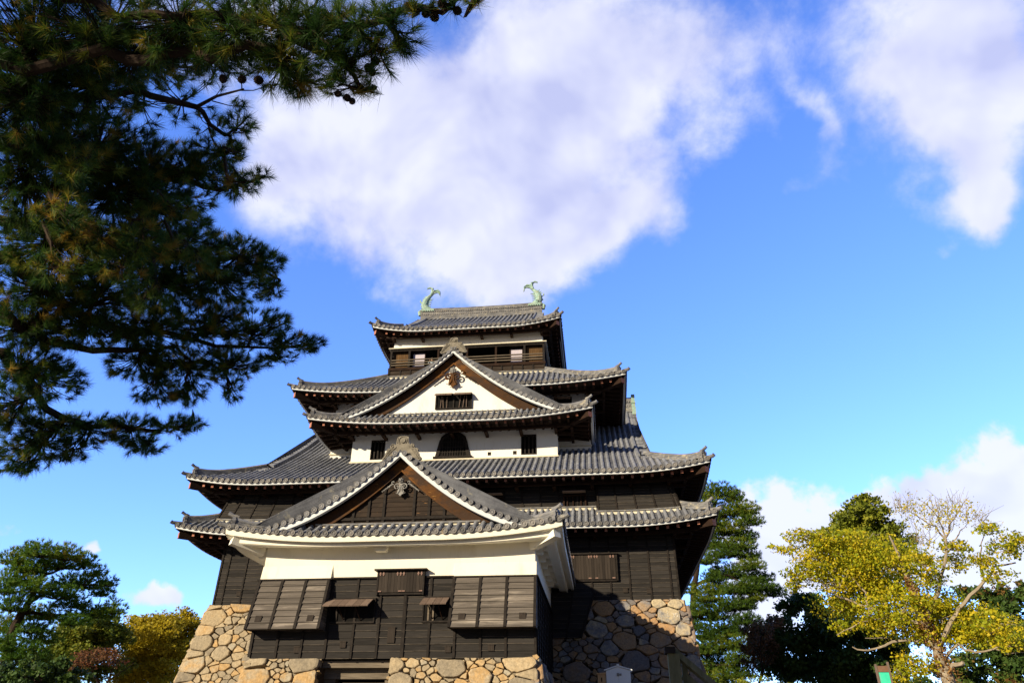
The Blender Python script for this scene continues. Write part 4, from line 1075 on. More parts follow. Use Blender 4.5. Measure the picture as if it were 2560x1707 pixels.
# --- top floor
def top_floor():
    y = 4.55; yb = 2*CY-y; xw = 5.18
    w, b = MB(), MB()
    bays = [(x+xw)/(2*xw) for x in (-4.38, -3.70, -3.02, -2.33, -1.65, -.97, -.3, .37, 1.04, 1.70, 2.37, 3.04, 3.72, 4.41)]
    clapboard(w, (-xw, y, 22.3), (xw, y, 22.3), (-xw, y, 23.25), (xw, y, 23.25), (0, -1, 0), bays, bh=.19, bat=b)
    clapboard(w, (xw, y, 22.0), (xw, yb, 22.0), (xw, y, 23.25), (xw, yb, 23.25), (1, 0, 0), [i/14 for i in range(1, 14)], bat=b)
    clapboard(w, (-xw, yb, 22.0), (-xw, y, 22.0), (-xw, yb, 23.25), (-xw, y, 23.25), (-1, 0, 0), [i/14 for i in range(1, 14)], bat=b)
    w.quad((xw, yb, 22), (-xw, yb, 22), (-xw, yb, 25), (xw, yb, 25))
    o = w.build('top_floor_skirt', [M_RUST, M_WORN], KEEP); b.build('battens', M_BATTEN, o)
    g = MB(); g.box(-xw-.04, xw+.04, y-.07, y+.12, 23.25, 23.44); g.box(xw-.12, xw+.07, y+.12, yb, 23.25, 23.44); g.box(-xw-.07, -xw+.12, y+.12, yb, 23.25, 23.44)
    g.build('balcony_beam', M_BROWN, KEEP)
    # drip board with cream top edge and lintel
    l = MB(); l.box(-xw, xw, y-.02, y+.14, 24.70, 24.84); l.box(xw-.14, xw, y+.14, yb, 24.70, 24.84); l.box(-xw, -xw+.14, y+.14, yb, 24.70, 24.84); l.build('lintel', M_BATTEN, KEEP)
    l = MB(); l.box(-xw-.10, xw+.14, y-.16, y+.18, 24.842, 24.90); l.box(xw-.14, xw+.14, y+.18, yb, 24.842, 24.90); l.box(-xw-.10, -xw+.14, y+.18, yb, 24.842, 24.90); l.build('drip_board', M_MORTAR, KEEP)
    # posts
    for x in (-5.11, -3.87, -1.90, 0.03, 1.96, 3.85, 5.11):
        p = MB(); p.box(x-.065, x+.065, y-.01, y+.12, 23.44, 24.70); p.build('post', M_BATTEN if abs(x) > 3 else M_BROWN, KEEP)
    for yy in (6.5, 8.5, 11.2, 13.2, 15.08):
        for x in (-5.11, 5.11): p = MB(); p.box(x-.065, x+.065, yy-.065, yy+.065, 23.44, 24.70); p.build('post', M_BATTEN, KEEP)
    for z in (23.64, 23.83, 24.02):
        r = MB(); r.box(-5.05, 5.05, y-.04, y+.03, z-.028, z+.028); r.build('balcony_rail', M_LINTEL, KEEP)
        r = MB(); r.box(5.08, 5.15, y+.05, yb, z-.028, z+.028); r.build('balcony_rail', M_BATTEN, KEEP)
        r = MB(); r.box(-5.15, -5.08, y+.05, yb, z-.028, z+.028); r.build('balcony_rail', M_BATTEN, KEEP)
    # set-back panels and panes
    for x0, x1 in ((-5.02, -3.95), (3.97, 5.02)):
        m = MB(); n = 8
        for i in range(n): m.cr = random.random(); a = x0+(x1-x0)*i/n; m.box(a, a+(x1-x0)/n-.006, 4.80, 4.84, 23.44, 24.70)
        m.build('plank_panel', M_YBOARD, KEEP)
    for x0, x1 in ((-3.72, -2.84), (2.86, 3.72)):
        m = MB(); m.box(x0, x1, 4.86, 4.88, 23.48, 24.66); k = m.build('window_pane', M_SHOJI, KEEP)
        f = MB()
        for z in (23.46, 23.84, 24.22, 24.62): f.box(x0, x1, 4.83, 4.86, z-.02, z+.02)
        for x in (x0+.02, x1-.02): f.box(x-.03, x+.03, 4.825, 4.862, 23.44, 24.68)
        f.build('pane_frame', M_BROWN, k)
    # room behind
    i = MB(); i.box(-5.1, 5.1, 4.7, 15.0, 23.35, 23.44); i.box(-5.1, 5.1, 6.6, 6.7, 23.44, 24.85); i.box(-5.1, 5.1, 4.7, 15.0, 24.72, 24.80)
    i.build('room_interior', M_DARK, KEEP)
    for s_ in (-1, 1):
        m = MB()
        for j in range(14): m.cr = random.random(); a = 4.9+10*j/14; m.box(min(s_*4.9, s_*4.94), max(s_*4.9, s_*4.94), a, a+.70, 23.44, 24.70)
        m.build('plank_panel', M_BLACKV, KEEP)
    w = MB(); y2 = 4.72; x2 = 5.03; yb2 = 2*CY-y2
    for a, b_ in (((-x2, y2), (x2, y2)), ((x2, y2), (x2, yb2)), ((x2, yb2), (-x2, yb2)), ((-x2, yb2), (-x2, y2))):
        w.quad((*a, 24.88), (*b_, 24.88), (*b_, 26.4), (*a, 26.4))
    w.build('top_floor_wall', M_PLASTER, KEEP)
top_floor()

# ------------------------------------------------------------------ entrance turret in front
TUR = thing('entrance_turret', 'low gabled entrance turret with white plaster band over black boards', 'turret', (.33, -5, 4.3))
TC = .20
RT_ = Roof(TC, 0, 1, 10.55, 6.56, 8.57, lambda d: .09*d+.067*d*d, sx=2.2, gx=9.95, gw=9.43, cut=.4, lift=.40, R=5.0, ovx=1.05, ovy=1.28, sof=.24, srise=.12)
rt = tile_roof(RT_, TUR, 'turret_roof')
roof_eaves(RT_, rt, M_PLASTER_W, M_PLASTER_W, M_PLASTER_W, rafters=False, plaster=True); hip_ridges(RT_, rt, 1.9)
gable_end(RT_, rt, 1, M_ORANGE, M_RUST, M_FASCIA, hb=.49, band=.19, kind='boards')
main_ridge(RT_, rt, -.3, 9.6, .34, .35, .0)
onigawara(rt, Vector((.25, -9.74, 12.72)), Vector((1, 0, 0)), Vector((0, -1, 0)), .84)
gegyo(rt, Vector((.25, -9.63, 10.90)), Vector((1, 0, 0)), Vector((0, -1, 0)), .74, M_SILVER, M_SILVER)
mortar_strip(RT_, rt, ('h', 1), 2.15, -3.3, 3.3, .05)
for gy in (1, -1):                          # white beam ends under the corners and bracket blocks along the side eaves
    a = RT_.tf(10.55-.26, gy*(6.56-.30), 8.57+.10); b = RT_.tf(9.42, gy*5.28, 8.40)
    m = MB(); m.beam(a, b, .34, .34); o = m.build('corner_beam', M_PLASTER_W, rt)
    m = MB(); dr = (a-b).normalized(); m.beam(a+dr*.06+Vector((0, 0, .05)), a-dr*.12+Vector((0, 0, .05)), .40, .06); m.build('beam_cap', M_RIDGE, rt)
    for lx in (8.9, 7.6, 6.3, 5.0, 3.7, 2.4):
        p = RT_.tf(lx, gy*5.1, 8.40); q = RT_.tf(lx, gy*5.86, 8.40)
        m = MB(); m.beam(p, q, .30, .20); q2 = RT_.tf(lx, gy*5.66, 8.20); m.beam(RT_.tf(lx, gy*5.1, 8.20), q2, .30, .14); m.build('bracket_block', M_PLASTER_W, rt)
for x in (-.28, ):
    m = MB(); m.prism([(x-.26, -9.5, 8.44), (x+.26, -9.5, 8.44), (x+.26, -9.5, 8.14), (x+.20, -9.5, 8.07), (x-.20, -9.5, 8.07), (x-.26, -9.5, 8.14)], (0, -.42, 0)); m.build('bracket_block', M_PLASTER_W, rt)

def turret_walls():
    y = -9.5; x0, x1 = -4.95, 5.60
    w = MB()
    w.quad((x0, y, 7.0), (x1, y, 7.0), (x1, y, 8.75), (x0, y, 8.75)); w.quad((x1, y, 7.0), (x1, .0, 7.0), (x1, .0, 8.75), (x1, y, 8.75)); w.quad((x0, 0, 7.0), (x0, y, 7.0), (x0, y, 8.75), (x0, 0, 8.75))
    pw = w.build('plaster_wall', M_PLASTER_W, TUR)
    w, b = MB(), MB()
    xs = [-3.93, -3.0, -2.09, -1.11, -.18, .78, 1.71, 2.65, 3.59, 4.5]
    clapboard(w, (x0-.03, y-.03, 4.34), (x1+.03, y-.03, 4.34), (x0, y, 7.14), (x1, y, 7.14), (0, -1, 0), [(x-x0)/(x1-x0) for x in xs], bat=b, bh=.23)
    clapboard(w, (x1+.03, y, 4.34), (x1+.03, 0, 4.34), (x1, y, 7.14), (x1, 0, 7.14), (1, 0, 0), [i/10 for i in range(1, 10)], bat=b, bh=.23)
    clapboard(w, (x0-.03, 0, 4.34), (x0-.03, y, 4.34), (x0, 0, 7.14), (x0, y, 7.14), (-1, 0, 0), [i/10 for i in range(1, 10)], bat=b, bh=.23)
    b.box(x0-.05, x1+.05, y-.10, y+.02, 7.13, 7.185); b.box(x1-.02, x1+.10, y+.02, 0, 7.13, 7.185); b.box(x0-.10, x0+.02, y+.02, 0, 7.13, 7.185)
    o = w.build('boarded_wall', [M_BLACK, M_WORN], TUR); b.build('battens', M_BATTEN, o)
    # flared stone-drops
    for (a, c, bays) in ((-5.0, -2.18, (.34, .67)), (2.54, 5.66, (.335, .65))):
        w, b = MB(), MB()
        zt, yt, zb, yb = 7.10, y-.14, 5.28, y-.66
        clapboard(w, (a-.03, yb, zb), (c, yb, zb), (a, yt, zt), (c, yt, zt), (0, -1, .28), bays, bat=b, bh=.235, lip=.035, batw=.10, worn=False)
        for xx in (a, c): w.poly([(xx, yt, zt), (xx, y+.01, zt), (xx, y+.01, zb), (xx-(.03 if xx == a else 0), yb, zb)])
        w.quad((a-.03, yb+.05, zb+.04), (c, yb+.05, zb+.04), (c, y, zb+.04), (a, y, zb+.04))
        b.boxv((a-.06, yt-.05, zt-.005), (c-a+.12, 0, 0), (0, .22, 0), (0, 0, .05))
        o = w.build('flared_stone_drop', [M_GREYWOOD, M_WORN], TUR); b.build('battens', M_BATTEN, o)
        p = MB(); p.quad((a+.02, yt+.02, zt+.05), (c-.01, yt+.02, zt+.05), (c-.01, y-.004, 7.66), (a+.02, y-.004, 7.66))
        for xx in (a+.02, c-.01): p.poly([(xx, yt+.02, zt+.05), (xx, y-.004, 7.66), (xx, y+.02, zt+.05)])
        p.build('plaster_flare', M_PLASTER_W, TUR)
        for f in (.12, .82):
            xx = a+(c-a)*f+.08; zz = 5.66; k = (zz-zb)/(zt-zb); yy = yb+(yt-yb)*k
            m = MB(); m.boxv((xx-.12, yy-.08, zz-.11), (.24, 0, 0), (0, .10, 0), (0, .06, .22)); m.build('loophole', M_BLACKV, TUR)
    # central double shutter under a hood board
    d = MB(); n = 14
    for i in range(n): d.cr = random.random(); xx = -.30+1.70*i/n; d.box(xx, xx+1.70/n-.007, y-.15-random.uniform(0, .012), y-.02, 6.60, 7.36)
    do = d.build('shutter_door', M_BLACKV, TUR)
    f = MB(); f.box(-.46, 1.56, y-.30, y+.0, 7.38, 7.43); f.box(-.36, -.30, y-.18, y-.02, 6.5, 7.38); f.box(1.40, 1.46, y-.18, y-.02, 6.5, 7.38); f.box(-.36, 1.46, y-.12, y-.02, 6.52, 6.60); f.build('door_frame', M_BATTEN, do)
    for xx in (-.24, -.12, .42, .54, .66, 1.22, 1.34):
        h = MB(); h.box(xx-.022, xx+.022, y-.18, y-.155, 7.20, 7.33); h.box(xx-.04, xx+.04, y-.19, y-.17, 7.25, 7.28); h.build('copper_hinge', M_COPPER, do)
    for xx in (-.22, .55, .68, 1.34): h = MB(); h.box(xx-.06, xx+.06, y-.18, y-.155, 6.62, 6.66); h.build('copper_hinge', M_COPPER, do)
    # lower middle panel seams
    m = MB(); m.box(.70, .79, y-.075, y-.02, 4.34, 6.52); m.build('batten', M_BATTEN, TUR); m = MB(); m.box(-.24, -.15, y-.075, y-.02, 5.6, 6.52); m.build('batten', M_BATTEN, TUR)
    # shuttered windows left and right of the middle panel
    for (a, c, z0, z1, hl) in ((-2.12, -.40, 5.60, 6.36, -.16), (1.48, 2.48, 5.60, 6.38, -.06)):
        f = MB(); f.box(a-.05, c+.05, y-.12, y-.02, z1, z1+.06); f.box(a-.05, a, y-.08, y-.02, z0-.05, z1); f.box(c, c+.05, y-.08, y-.02, z0-.05, z1); f.box(a-.05, c+.05, y-.10, y-.02, z0-.06, z0)
        o = f.build('window', M_BATTEN, TUR)
        p = MB(); p.quad((a, y-.045, z0), (c, y-.045, z0), (c, y-.045, z1), (a, y-.045, z1)); p.build('window_opening', M_DARK, o)
        hood(o, a+hl*.2, c-.04, y-.08, z1-.02, .62, .30, M_SHINGLE, planks=6 if a < 0 else 4)
        for fx in (.18, .36): bb = MB(); xx = a+(c-a)*fx; bb.box(xx-.03, xx+.03, y-.09, y-.05, z0, z1); bb.build('window_bar', M_LINTEL if a > 0 else M_BATTEN, o)
        for fx in (.35, .72): pr = MB(); xx = a+(c-a)*fx; pr.tube([(xx, y-.05, z0+.03), (xx-.1, y-.55, z1-.28)], .018, 5); pr.build('prop_stick', M_BROWN, o)
    for xx, zz in ((-3.16, 4.66), (-1.44, 4.82), (2.45, 4.64), (4.0, 4.68)): sama(TUR, xx, zz, y-.03)
    for xx in (.33,): sama(TUR, xx, 5.13, y-.03, .27, .54)
turret_walls()

# ------------------------------------------------------------------ stone bases and the gateway
def keep_base():
    zb = 1.9; b = 1.45
    root = thing('stone_base', 'tall sloping base of rough tan and brown boulders under the castle keep', 'stone wall', (0, CY, 2.0))
    T = [(-11.9, -.12), (11.9, -.12), (11.9, 19.8), (-11.9, 19.8)]; B = [(-12.68, -1.62), (12.68, -1.62), (12.68, 21.3), (-12.68, 21.3)]
    core = MB()
    for i in range(4):
        j = (i+1) % 4; core.quad((B[i][0]*.994, B[i][1]+(.17 if B[i][1] < 0 else -.17), zb), (B[j][0]*.994, B[j][1]+(.17 if B[j][1] < 0 else -.17), zb), (T[j][0]*.994, T[j][1]+(.17 if T[j][1] < 0 else -.17), 7.78), (T[i][0]*.994, T[i][1]+(.17 if T[i][1] < 0 else -.17), 7.78))
    core.build('gap_fill', M_GAP, root)
    m = MB(); stones(m, [(-12.68, -1.62, zb), (-5, -1.62, zb), (-5, -.12, 7.80), (-11.9, -.12, 7.80)], 11, ((.70, 6), (.46, 22), (.30, 70), (.18, 3000)), corner=(True, False)); m.build('boulders', M_STONE, root)
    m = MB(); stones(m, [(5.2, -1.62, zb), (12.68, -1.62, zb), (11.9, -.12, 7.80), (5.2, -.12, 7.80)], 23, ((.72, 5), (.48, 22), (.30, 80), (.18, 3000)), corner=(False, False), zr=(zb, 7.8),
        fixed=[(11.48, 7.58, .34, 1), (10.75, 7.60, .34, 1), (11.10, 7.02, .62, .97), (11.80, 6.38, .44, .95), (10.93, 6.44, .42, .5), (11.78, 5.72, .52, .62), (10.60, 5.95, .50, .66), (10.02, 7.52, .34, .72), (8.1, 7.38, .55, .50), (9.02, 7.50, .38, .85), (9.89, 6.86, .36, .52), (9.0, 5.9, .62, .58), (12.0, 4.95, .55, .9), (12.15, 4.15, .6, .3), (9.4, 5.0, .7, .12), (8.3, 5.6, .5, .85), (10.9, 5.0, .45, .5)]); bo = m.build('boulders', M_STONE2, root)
    ck = MB(); P_ = lambda x, z: Vector((x, -.12-.254*(7.8-z)-.118, z))
    three = [(0, 1), (.9, 1), (.9, .55), (.35, .52), (.9, .48), (.9, 0), (0, 0)]; five = [(.95, 1), (.05, 1), (.05, .55), (.9, .55), (.95, .25), (.8, 0), (0, 0)]
    for x0, st in ((11.30, three), (11.45, five)):
        pts = [P_(x0+a*.10, 6.98+b*.16) for a, b in st]
        for a, b in zip(pts, pts[1:]): ck.tube([a, b], .011, 4)
    for (x0, z0, x1, z1) in ((10.78, 6.72, 10.78, 7.24), (11.08, 6.76, 11.08, 7.26), (11.62, 6.78, 11.62, 7.26), (10.62, 7.0, 11.22, 7.02)): ck.tube([P_(x0, z0), P_(x1, z1)], .005, 4)
    ck.build('chalk_mark', M_CHALK, bo)
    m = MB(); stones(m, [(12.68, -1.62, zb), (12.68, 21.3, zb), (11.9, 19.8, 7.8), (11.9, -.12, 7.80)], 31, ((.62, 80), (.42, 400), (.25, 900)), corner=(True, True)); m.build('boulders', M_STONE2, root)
    m = MB(); stones(m, [(-12.68, 21.3, zb), (-12.68, -1.62, zb), (-11.9, -.12, 7.8), (-11.9, 19.8, 7.80)], 37, ((.62, 80), (.42, 400), (.25, 900)), corner=(True, True)); m.build('boulders', M_STONE, root)
keep_base()
def turret_base():
    zb, zt = 1.9, 4.33; y = -9.62; s = .55
    root = thing('stone_base', 'low base of sunlit ochre boulders with a timber gateway under the entrance turret', 'stone wall', (.33, -5, 2.0))
    core = MB()
    core.quad((-5.2, y-s+.16, zb), (-2.2, y-s+.16, zb), (-2.2, y+.16, zt-.02), (-4.95, y+.16, zt-.02)); core.quad((.42, y-s+.16, zb), (5.9, y-s+.16, zb), (5.6, y+.16, zt-.02), (.42, y+.16, zt-.02))
    core.quad((5.9, y-s, zb), (5.9, 0, zb), (5.6, 0, zt-.02), (5.6, y, zt-.02)); core.quad((-5.2, 0, zb), (-5.2, y-s, zb), (-4.95, y, zt-.02), (-4.95, 0, zt-.02))
    core.quad((-2.2, y-s, zb), (-2.2, y+1.6, zb), (-2.2, y+1.6, zt), (-2.2, y, zt)); core.quad((.42, y+1.6, zb), (.42, y-s, zb), (.42, y, zt), (.42, y+1.6, zt))
    core.build('gap_fill', M_GAP, root)
    sz = ((.50, 7), (.33, 18), (.21, 50), (.13, 3000))
    m = MB(); stones(m, [(-5.2, y-s, zb), (-2.2, y-s, zb), (-2.2, y, zt), (-4.98, y, zt)], 43, sz, corner=(True, True), out_h=.13); m.build('boulders', M_STONE, root)
    m = MB(); stones(m, [(.42, y-s, zb), (5.9, y-s, zb), (5.62, y, zt), (.42, y, zt)], 58, sz, corner=(False, True), out_h=.13); m.build('boulders', M_STONE, root)
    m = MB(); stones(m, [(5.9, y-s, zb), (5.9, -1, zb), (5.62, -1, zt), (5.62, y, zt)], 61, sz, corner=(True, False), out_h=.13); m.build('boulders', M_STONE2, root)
    m = MB(); stones(m, [(-5.2, -1, zb), (-5.2, y-s, zb), (-4.98, y, zt), (-4.98, -1, zt)], 67, sz, corner=(False, True), out_h=.13); m.build('boulders', M_STONE, root)
    g = MB(); g.box(-2.2, .42, y+.62, y+.98, 3.72, 4.06); g.box(-2.2, .42, y+.30, y+1.0, 4.06+.004, 4.30)
    gw = g.build('gate_lintel', M_LINTEL, root)
    g = MB(); g.box(-2.2, -1.80, y+.70, y+1.1, 2.0, 3.72); g.box(.06, .42, y+.70, y+1.1, 2.0, 3.72); g.build('gate_post', M_LINTEL, root)
    g = MB(); g.box(-1.80, .06, y+.72, y+.84, 3.50, 3.60); g.build('gate_rail', M_LINTEL, root)
    g = MB(); g.box(-2.2, .42, y+1.4, y+1.5, 2.0, 4.1); g.build('gate_door', M_DARK, root)
turret_base()

# ------------------------------------------------------------------ vegetation
def nl(v): return v/np.maximum(np.linalg.norm(v, axis=-1, keepdims=True), 1e-9)
def needles(cen, axis, n, length, width, spread=.75, base=.5, back=.0):
    """bursts of needles: cen, axis (k,3) -> (k*n,3,3) slim triangles"""
    k = len(cen)
    d = nl(axis[:, None, :]*(1-back*NR.random((k, n, 1))) + NR.normal(0, spread, (k, n, 3)))
    L_ = (length if np.ndim(length) == 0 else np.asarray(length)[:, None, None])*NR.uniform(.65, 1.1, (k, n, 1))
    b = cen[:, None, :] - axis[:, None, :]*L_*base*NR.random((k, n, 1))
    w = nl(np.cross(d, NR.normal(0, 1, (k, n, 3))))*(width if np.ndim(width) == 0 else np.asarray(width)[:, None, None])/2
    P = np.stack([b-w, b+w, b+d*L_], axis=2)
    return P.reshape(-1, 3, 3)
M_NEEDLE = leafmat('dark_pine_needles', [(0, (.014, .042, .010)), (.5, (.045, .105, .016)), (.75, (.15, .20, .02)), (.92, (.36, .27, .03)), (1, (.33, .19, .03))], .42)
M_PINE = leafmat('green_pine_needles', [(0, (.035, .10, .014)), (.5, (.11, .22, .02)), (.85, (.24, .30, .025)), (1, (.36, .22, .035))], .25)
M_PINE2 = leafmat('deep_green_pine_needles', [(0, (.026, .070, .010)), (.6, (.085, .15, .014)), (1, (.24, .26, .02))], .25)
M_YLEAF = leafmat('yellow_autumn_leaves', [(0, (.13, .20, .012)), (.35, (.34, .37, .015)), (.75, (.60, .48, .015)), (1, (.72, .52, .04))], .4)
M_GOLD = leafmat('golden_autumn_leaves', [(0, (.20, .20, .016)), (.5, (.46, .36, .018)), (1, (.60, .44, .025))], .4)
M_OLIVE = leafmat('olive_green_leaves', [(0, (.05, .09, .012)), (.5, (.14, .18, .016)), (1, (.30, .27, .025))], .35)
M_DKLEAF = leafmat('dark_green_leaves', [(0, (.022, .050, .012)), (.6, (.055, .105, .018)), (.9, (.10, .15, .022)), (1, (.18, .09, .025))], .25)
M_RLEAF = leafmat('red_autumn_leaves', [(0, (.10, .06, .025)), (.5, (.20, .10, .04)), (1, (.34, .11, .055))], .35)
M_CEDAR = leafmat('cedar_foliage', [(0, (.07, .10, .010)), (.6, (.19, .22, .016)), (1, (.32, .29, .025))], .2)
M_HEDGE = leafmat('bright_hedge_leaves', [(0, (.12, .16, .01)), (1, (.30, .30, .02))], .3)

def limb(mb, pts, r0, r1, seg=6, wob=.0):
    n = len(pts); out = []
    for i in range(n-1):
        for k in range(3): out.append(Vector(pts[i]).lerp(Vector(pts[i+1]), k/3))
    out.append(Vector(pts[-1]))
    if wob: out = [out[0]]+[p+Vector((random.gauss(0, wob), random.gauss(0, wob), random.gauss(0, wob))) for p in out[1:-1]]+[out[-1]]
    m = len(out); mb.tube(out, [r0+(r1-r0)*i/(m-1) for i in range(m)], seg)
    return out

# ---- the big pine overhead, upper left, close to the camera
def foreground_pine():
    root = thing('pine_tree', 'huge dark pine whose needled branches hang over the upper left', 'tree', (-1.9, -33.9, 0))
    T0 = Vector((-1.9, -33.9, 0)); k = 1.08844
    trunk = MB(); tp = [T0, T0+V(.1, -.1, 2), T0+V(-.1, .1, 4.2), T0+V(.15, .2, 6.4), T0+V(0, .1, 8.6), T0+V(.2, 0, 10.5)]
    limb(trunk, tp, .34, .12, 10); trunk.build('trunk', M_BARK, root)
    paths = [  # limbs in the picture: (points px, distances), starting at the trunk
        (tp[3], [(23, 214, 7.2), (115, 287, 7.2), (191, 352, 7.3), (287, 440, 7.5), (363, 528, 7.7), (430, 600, 7.8)], .14, .03),
        (tp[4], [(60, 150, 6.2), (268, 142, 5.8), (420, 140, 5.5), (574, 138, 5.2), (740, 105, 4.9), (900, 69, 4.75), (1050, 25, 4.6), (1190, -10, 4.5)], .075, .022),
        (tp[3], [(0, 630, 7.6), (96, 703, 7.7), (165, 757, 7.8), (300, 830, 8.0), (480, 850, 8.1), (690, 870, 8.1)], .13, .02),
        (tp[2], [(0, 875, 8.1), (57, 937, 8.3), (122, 1013, 8.5), (230, 1070, 8.6), (400, 1075, 8.6), (480, 1062, 8.6)], .10, .02),
        (tp[3], [(30, 800, 7.9), (115, 864, 8.0), (290, 880, 8.1), (383, 870, 8.1), (459, 890, 8.2), (560, 930, 8.2)], .08, .02),
        (tp[4], [(80, 380, 7.0), (230, 420, 7.1), (400, 450, 7.2), (560, 480, 7.4), (660, 440, 7.4)], .09, .02),
        (tp[3], [(40, 560, 7.5), (220, 610, 7.6), (420, 640, 7.7), (600, 650, 7.8), (700, 700, 7.8)], .09, .02),
        (tp[5], [(60, -40, 6.0), (300, 30, 5.6), (520, 40, 5.3), (700, 60, 5.0), (840, 150, 4.8), (940, 220, 4.8)], .06, .02),
        (tp[4], [(120, 250, 6.8), (330, 230, 6.6), (480, 260, 6.7), (560, 330, 6.8), (600, 380, 6.9)], .07, .015),
    ]
    spine = []
    for st, pts, r0, r1 in paths:
        m = MB(); q = limb(m, [st]+[at(*p) for p in pts], r0*.62, r1*.6, 8, .03); m.build('branch', M_BARK, root); spine += q
    SP = np.array([tuple(p) for p in spine])
    B = [(80, 60, 140, 110, 6.5), (250, 60, 150, 100, 6), (420, 60, 140, 90, 5.5), (560, 70, 110, 80, 5.2), (60, 200, 120, 110, 6.5), (200, 180, 130, 90, 6.5), (350, 130, 130, 60, 6), (500, 115, 120, 50, 5.5), (100, 330, 140, 110, 7), (60, 450, 110, 90, 7), (230, 330, 110, 90, 7.2), (330, 400, 120, 80, 7.2), (440, 390, 100, 55, 7.2), (250, 470, 130, 70, 7.2), (380, 480, 110, 60, 7.4),
         (530, 425, 60, 30, 7.4), (595, 405, 28, 16, 7.4), (500, 350, 55, 45, 7), (545, 290, 35, 40, 6.8), (120, 560, 130, 70, 7.5), (270, 560, 140, 70, 7.5), (400, 560, 110, 70, 7.6), (540, 590, 80, 55, 7.8), (600, 600, 55, 40, 7.8), (620, 660, 38, 35, 7.8), (500, 650, 120, 60, 7.8), (370, 660, 120, 60, 7.8), (230, 660, 120, 60, 7.8), (90, 660, 120, 60, 7.8), (60, 740, 120, 60, 8), (200, 750, 130, 50, 8), (350, 750, 130, 50, 8), (480, 740, 100, 45, 8), (590, 750, 90, 42, 8), (660, 785, 65, 30, 8), (715, 790, 32, 20, 8), (630, 825, 50, 16, 8), (530, 830, 80, 45, 8.2), (420, 840, 90, 55, 8.2), (320, 830, 70, 45, 8.2), (538, 900, 22, 32, 8.2), (430, 905, 45, 25, 8.2), (360, 895, 50, 35, 8.2), (60, 840, 70, 50, 8), (110, 870, 75, 50, 8), (20, 930, 60, 50, 8.5), (100, 980, 90, 38, 8.6), (200, 985, 70, 32, 8.6), (300, 985, 70, 32, 8.6), (400, 978, 55, 25, 8.6), (448, 972, 22, 15, 8.6), (330, 1025, 50, 22, 8.6), (60, 1040, 70, 32, 8.6), (160, 1035, 60, 22, 8.6), (35, 1078, 40, 14, 8.6)]
    BR = [(650, 60, 90, 60, 5), (740, 75, 80, 55, 4.8), (820, 55, 80, 50, 4.7), (900, 45, 65, 42, 4.6), (690, 145, 85, 50, 5), (790, 145, 75, 50, 4.8), (875, 125, 60, 45, 4.7), (930, 95, 40, 32, 4.6), (700, 205, 60, 30, 5), (790, 195, 55, 30, 4.8), (850, 205, 25, 18, 4.8), (650, 175, 60, 40, 5.2), (960, 15, 50, 18, 4.6), (1030, 8, 35, 12, 4.5), (1095, 0, 25, 8, 4.5), (720, 15, 90, 35, 5)]
    SPARSE = [(420, 235, 120, 60, 6.8), (560, 205, 50, 40, 6.2), (480, 300, 60, 50, 6.9), (330, 250, 80, 50, 7)]
    cen, ax, ln = [], [], []; tw = MB()
    def fill(bl, c, nlen):
        nonlocal SP
        for (x, y, rx, ry, d) in bl:
            C_ = at(x*k, y*k, d); s_ = d/F_PX*k; n = max(5, int(c*(rx*ry*k*k)/(nlen*F_PX/d)**2))
            near = SP[np.argmin(((SP-np.array(C_))**2).sum(1))]; A = Vector(near)
            limb(tw, [A, A.lerp(C_, .55)+Vector((random.gauss(0, .05), random.gauss(0, .05), random.gauss(0, .05))), C_], .016, .007, 4)
            for _ in range(n):
                while True:
                    u = NR.uniform(-1, 1, 3)
                    if (u**2).sum() < 1: break
                p = C_+RT*(u[0]*rx*s_)+UP*(u[1]*ry*s_)+FW*(u[2]*(rx+ry)/2*s_)
                q = A.lerp(C_, random.uniform(.25, 1)); dd = (p-q); a = (dd.normalized()*.8+Vector((0, 0, .35))+Vector(NR.normal(0, .35, 3))).normalized()
                if random.random() < .6: tw.tube([q, q.lerp(p, .6)+Vector((0, 0, -.02)), p], [.006, .004, .003], 3, caps=False)
                cen.append(tuple(p)); ax.append(tuple(a)); ln.append(nlen*random.uniform(.8, 1.15))
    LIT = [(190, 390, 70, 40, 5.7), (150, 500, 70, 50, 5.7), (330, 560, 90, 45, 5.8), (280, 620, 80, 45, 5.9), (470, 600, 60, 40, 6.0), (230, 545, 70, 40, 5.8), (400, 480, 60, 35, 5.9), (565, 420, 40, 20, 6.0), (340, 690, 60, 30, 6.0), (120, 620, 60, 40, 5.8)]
    fill(B, 14, .105); fill(BR, 17, .125); fill(SPARSE, 2.5, .105)
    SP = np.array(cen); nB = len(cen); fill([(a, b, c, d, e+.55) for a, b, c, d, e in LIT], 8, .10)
    cen = np.array(cen); ax = np.array(ax); ln = np.array(ln)
    dist = np.linalg.norm(cen-np.array(CAM), axis=1)
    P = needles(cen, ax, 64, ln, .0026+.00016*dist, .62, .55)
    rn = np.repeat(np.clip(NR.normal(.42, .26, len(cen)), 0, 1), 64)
    rn[nB*64:] += .20; rn = np.clip(rn+NR.normal(0, .10, len(P)), 0, 1)  # sunlit look of the nearer tufts put into their colour, more golden
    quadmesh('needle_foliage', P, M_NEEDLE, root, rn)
    # unseen crown beyond the frame, shaped to shade the visible branches
    n = 520; u = NR.normal(0, 1, (n*2, 3)); u = nl(u)*(NR.random((n*2, 1))**.45)
    c2 = np.array((-3.4, -36.4, 10.6))+u*np.array((5.4, 4.6, 2.3))
    rel = c2-np.array(CAM); fz = rel@np.array(FW); px = 1280+F_PX*(rel@np.array(RT))/np.where(fz > .1, fz, 1e9); py = 853-F_PX*(rel@np.array(UP))/np.where(fz > .1, fz, 1e9)
    vis = (fz > .1) & (px > -120) & (px < 2700) & (py > -160)
    c2 = c2[~vis][:200]
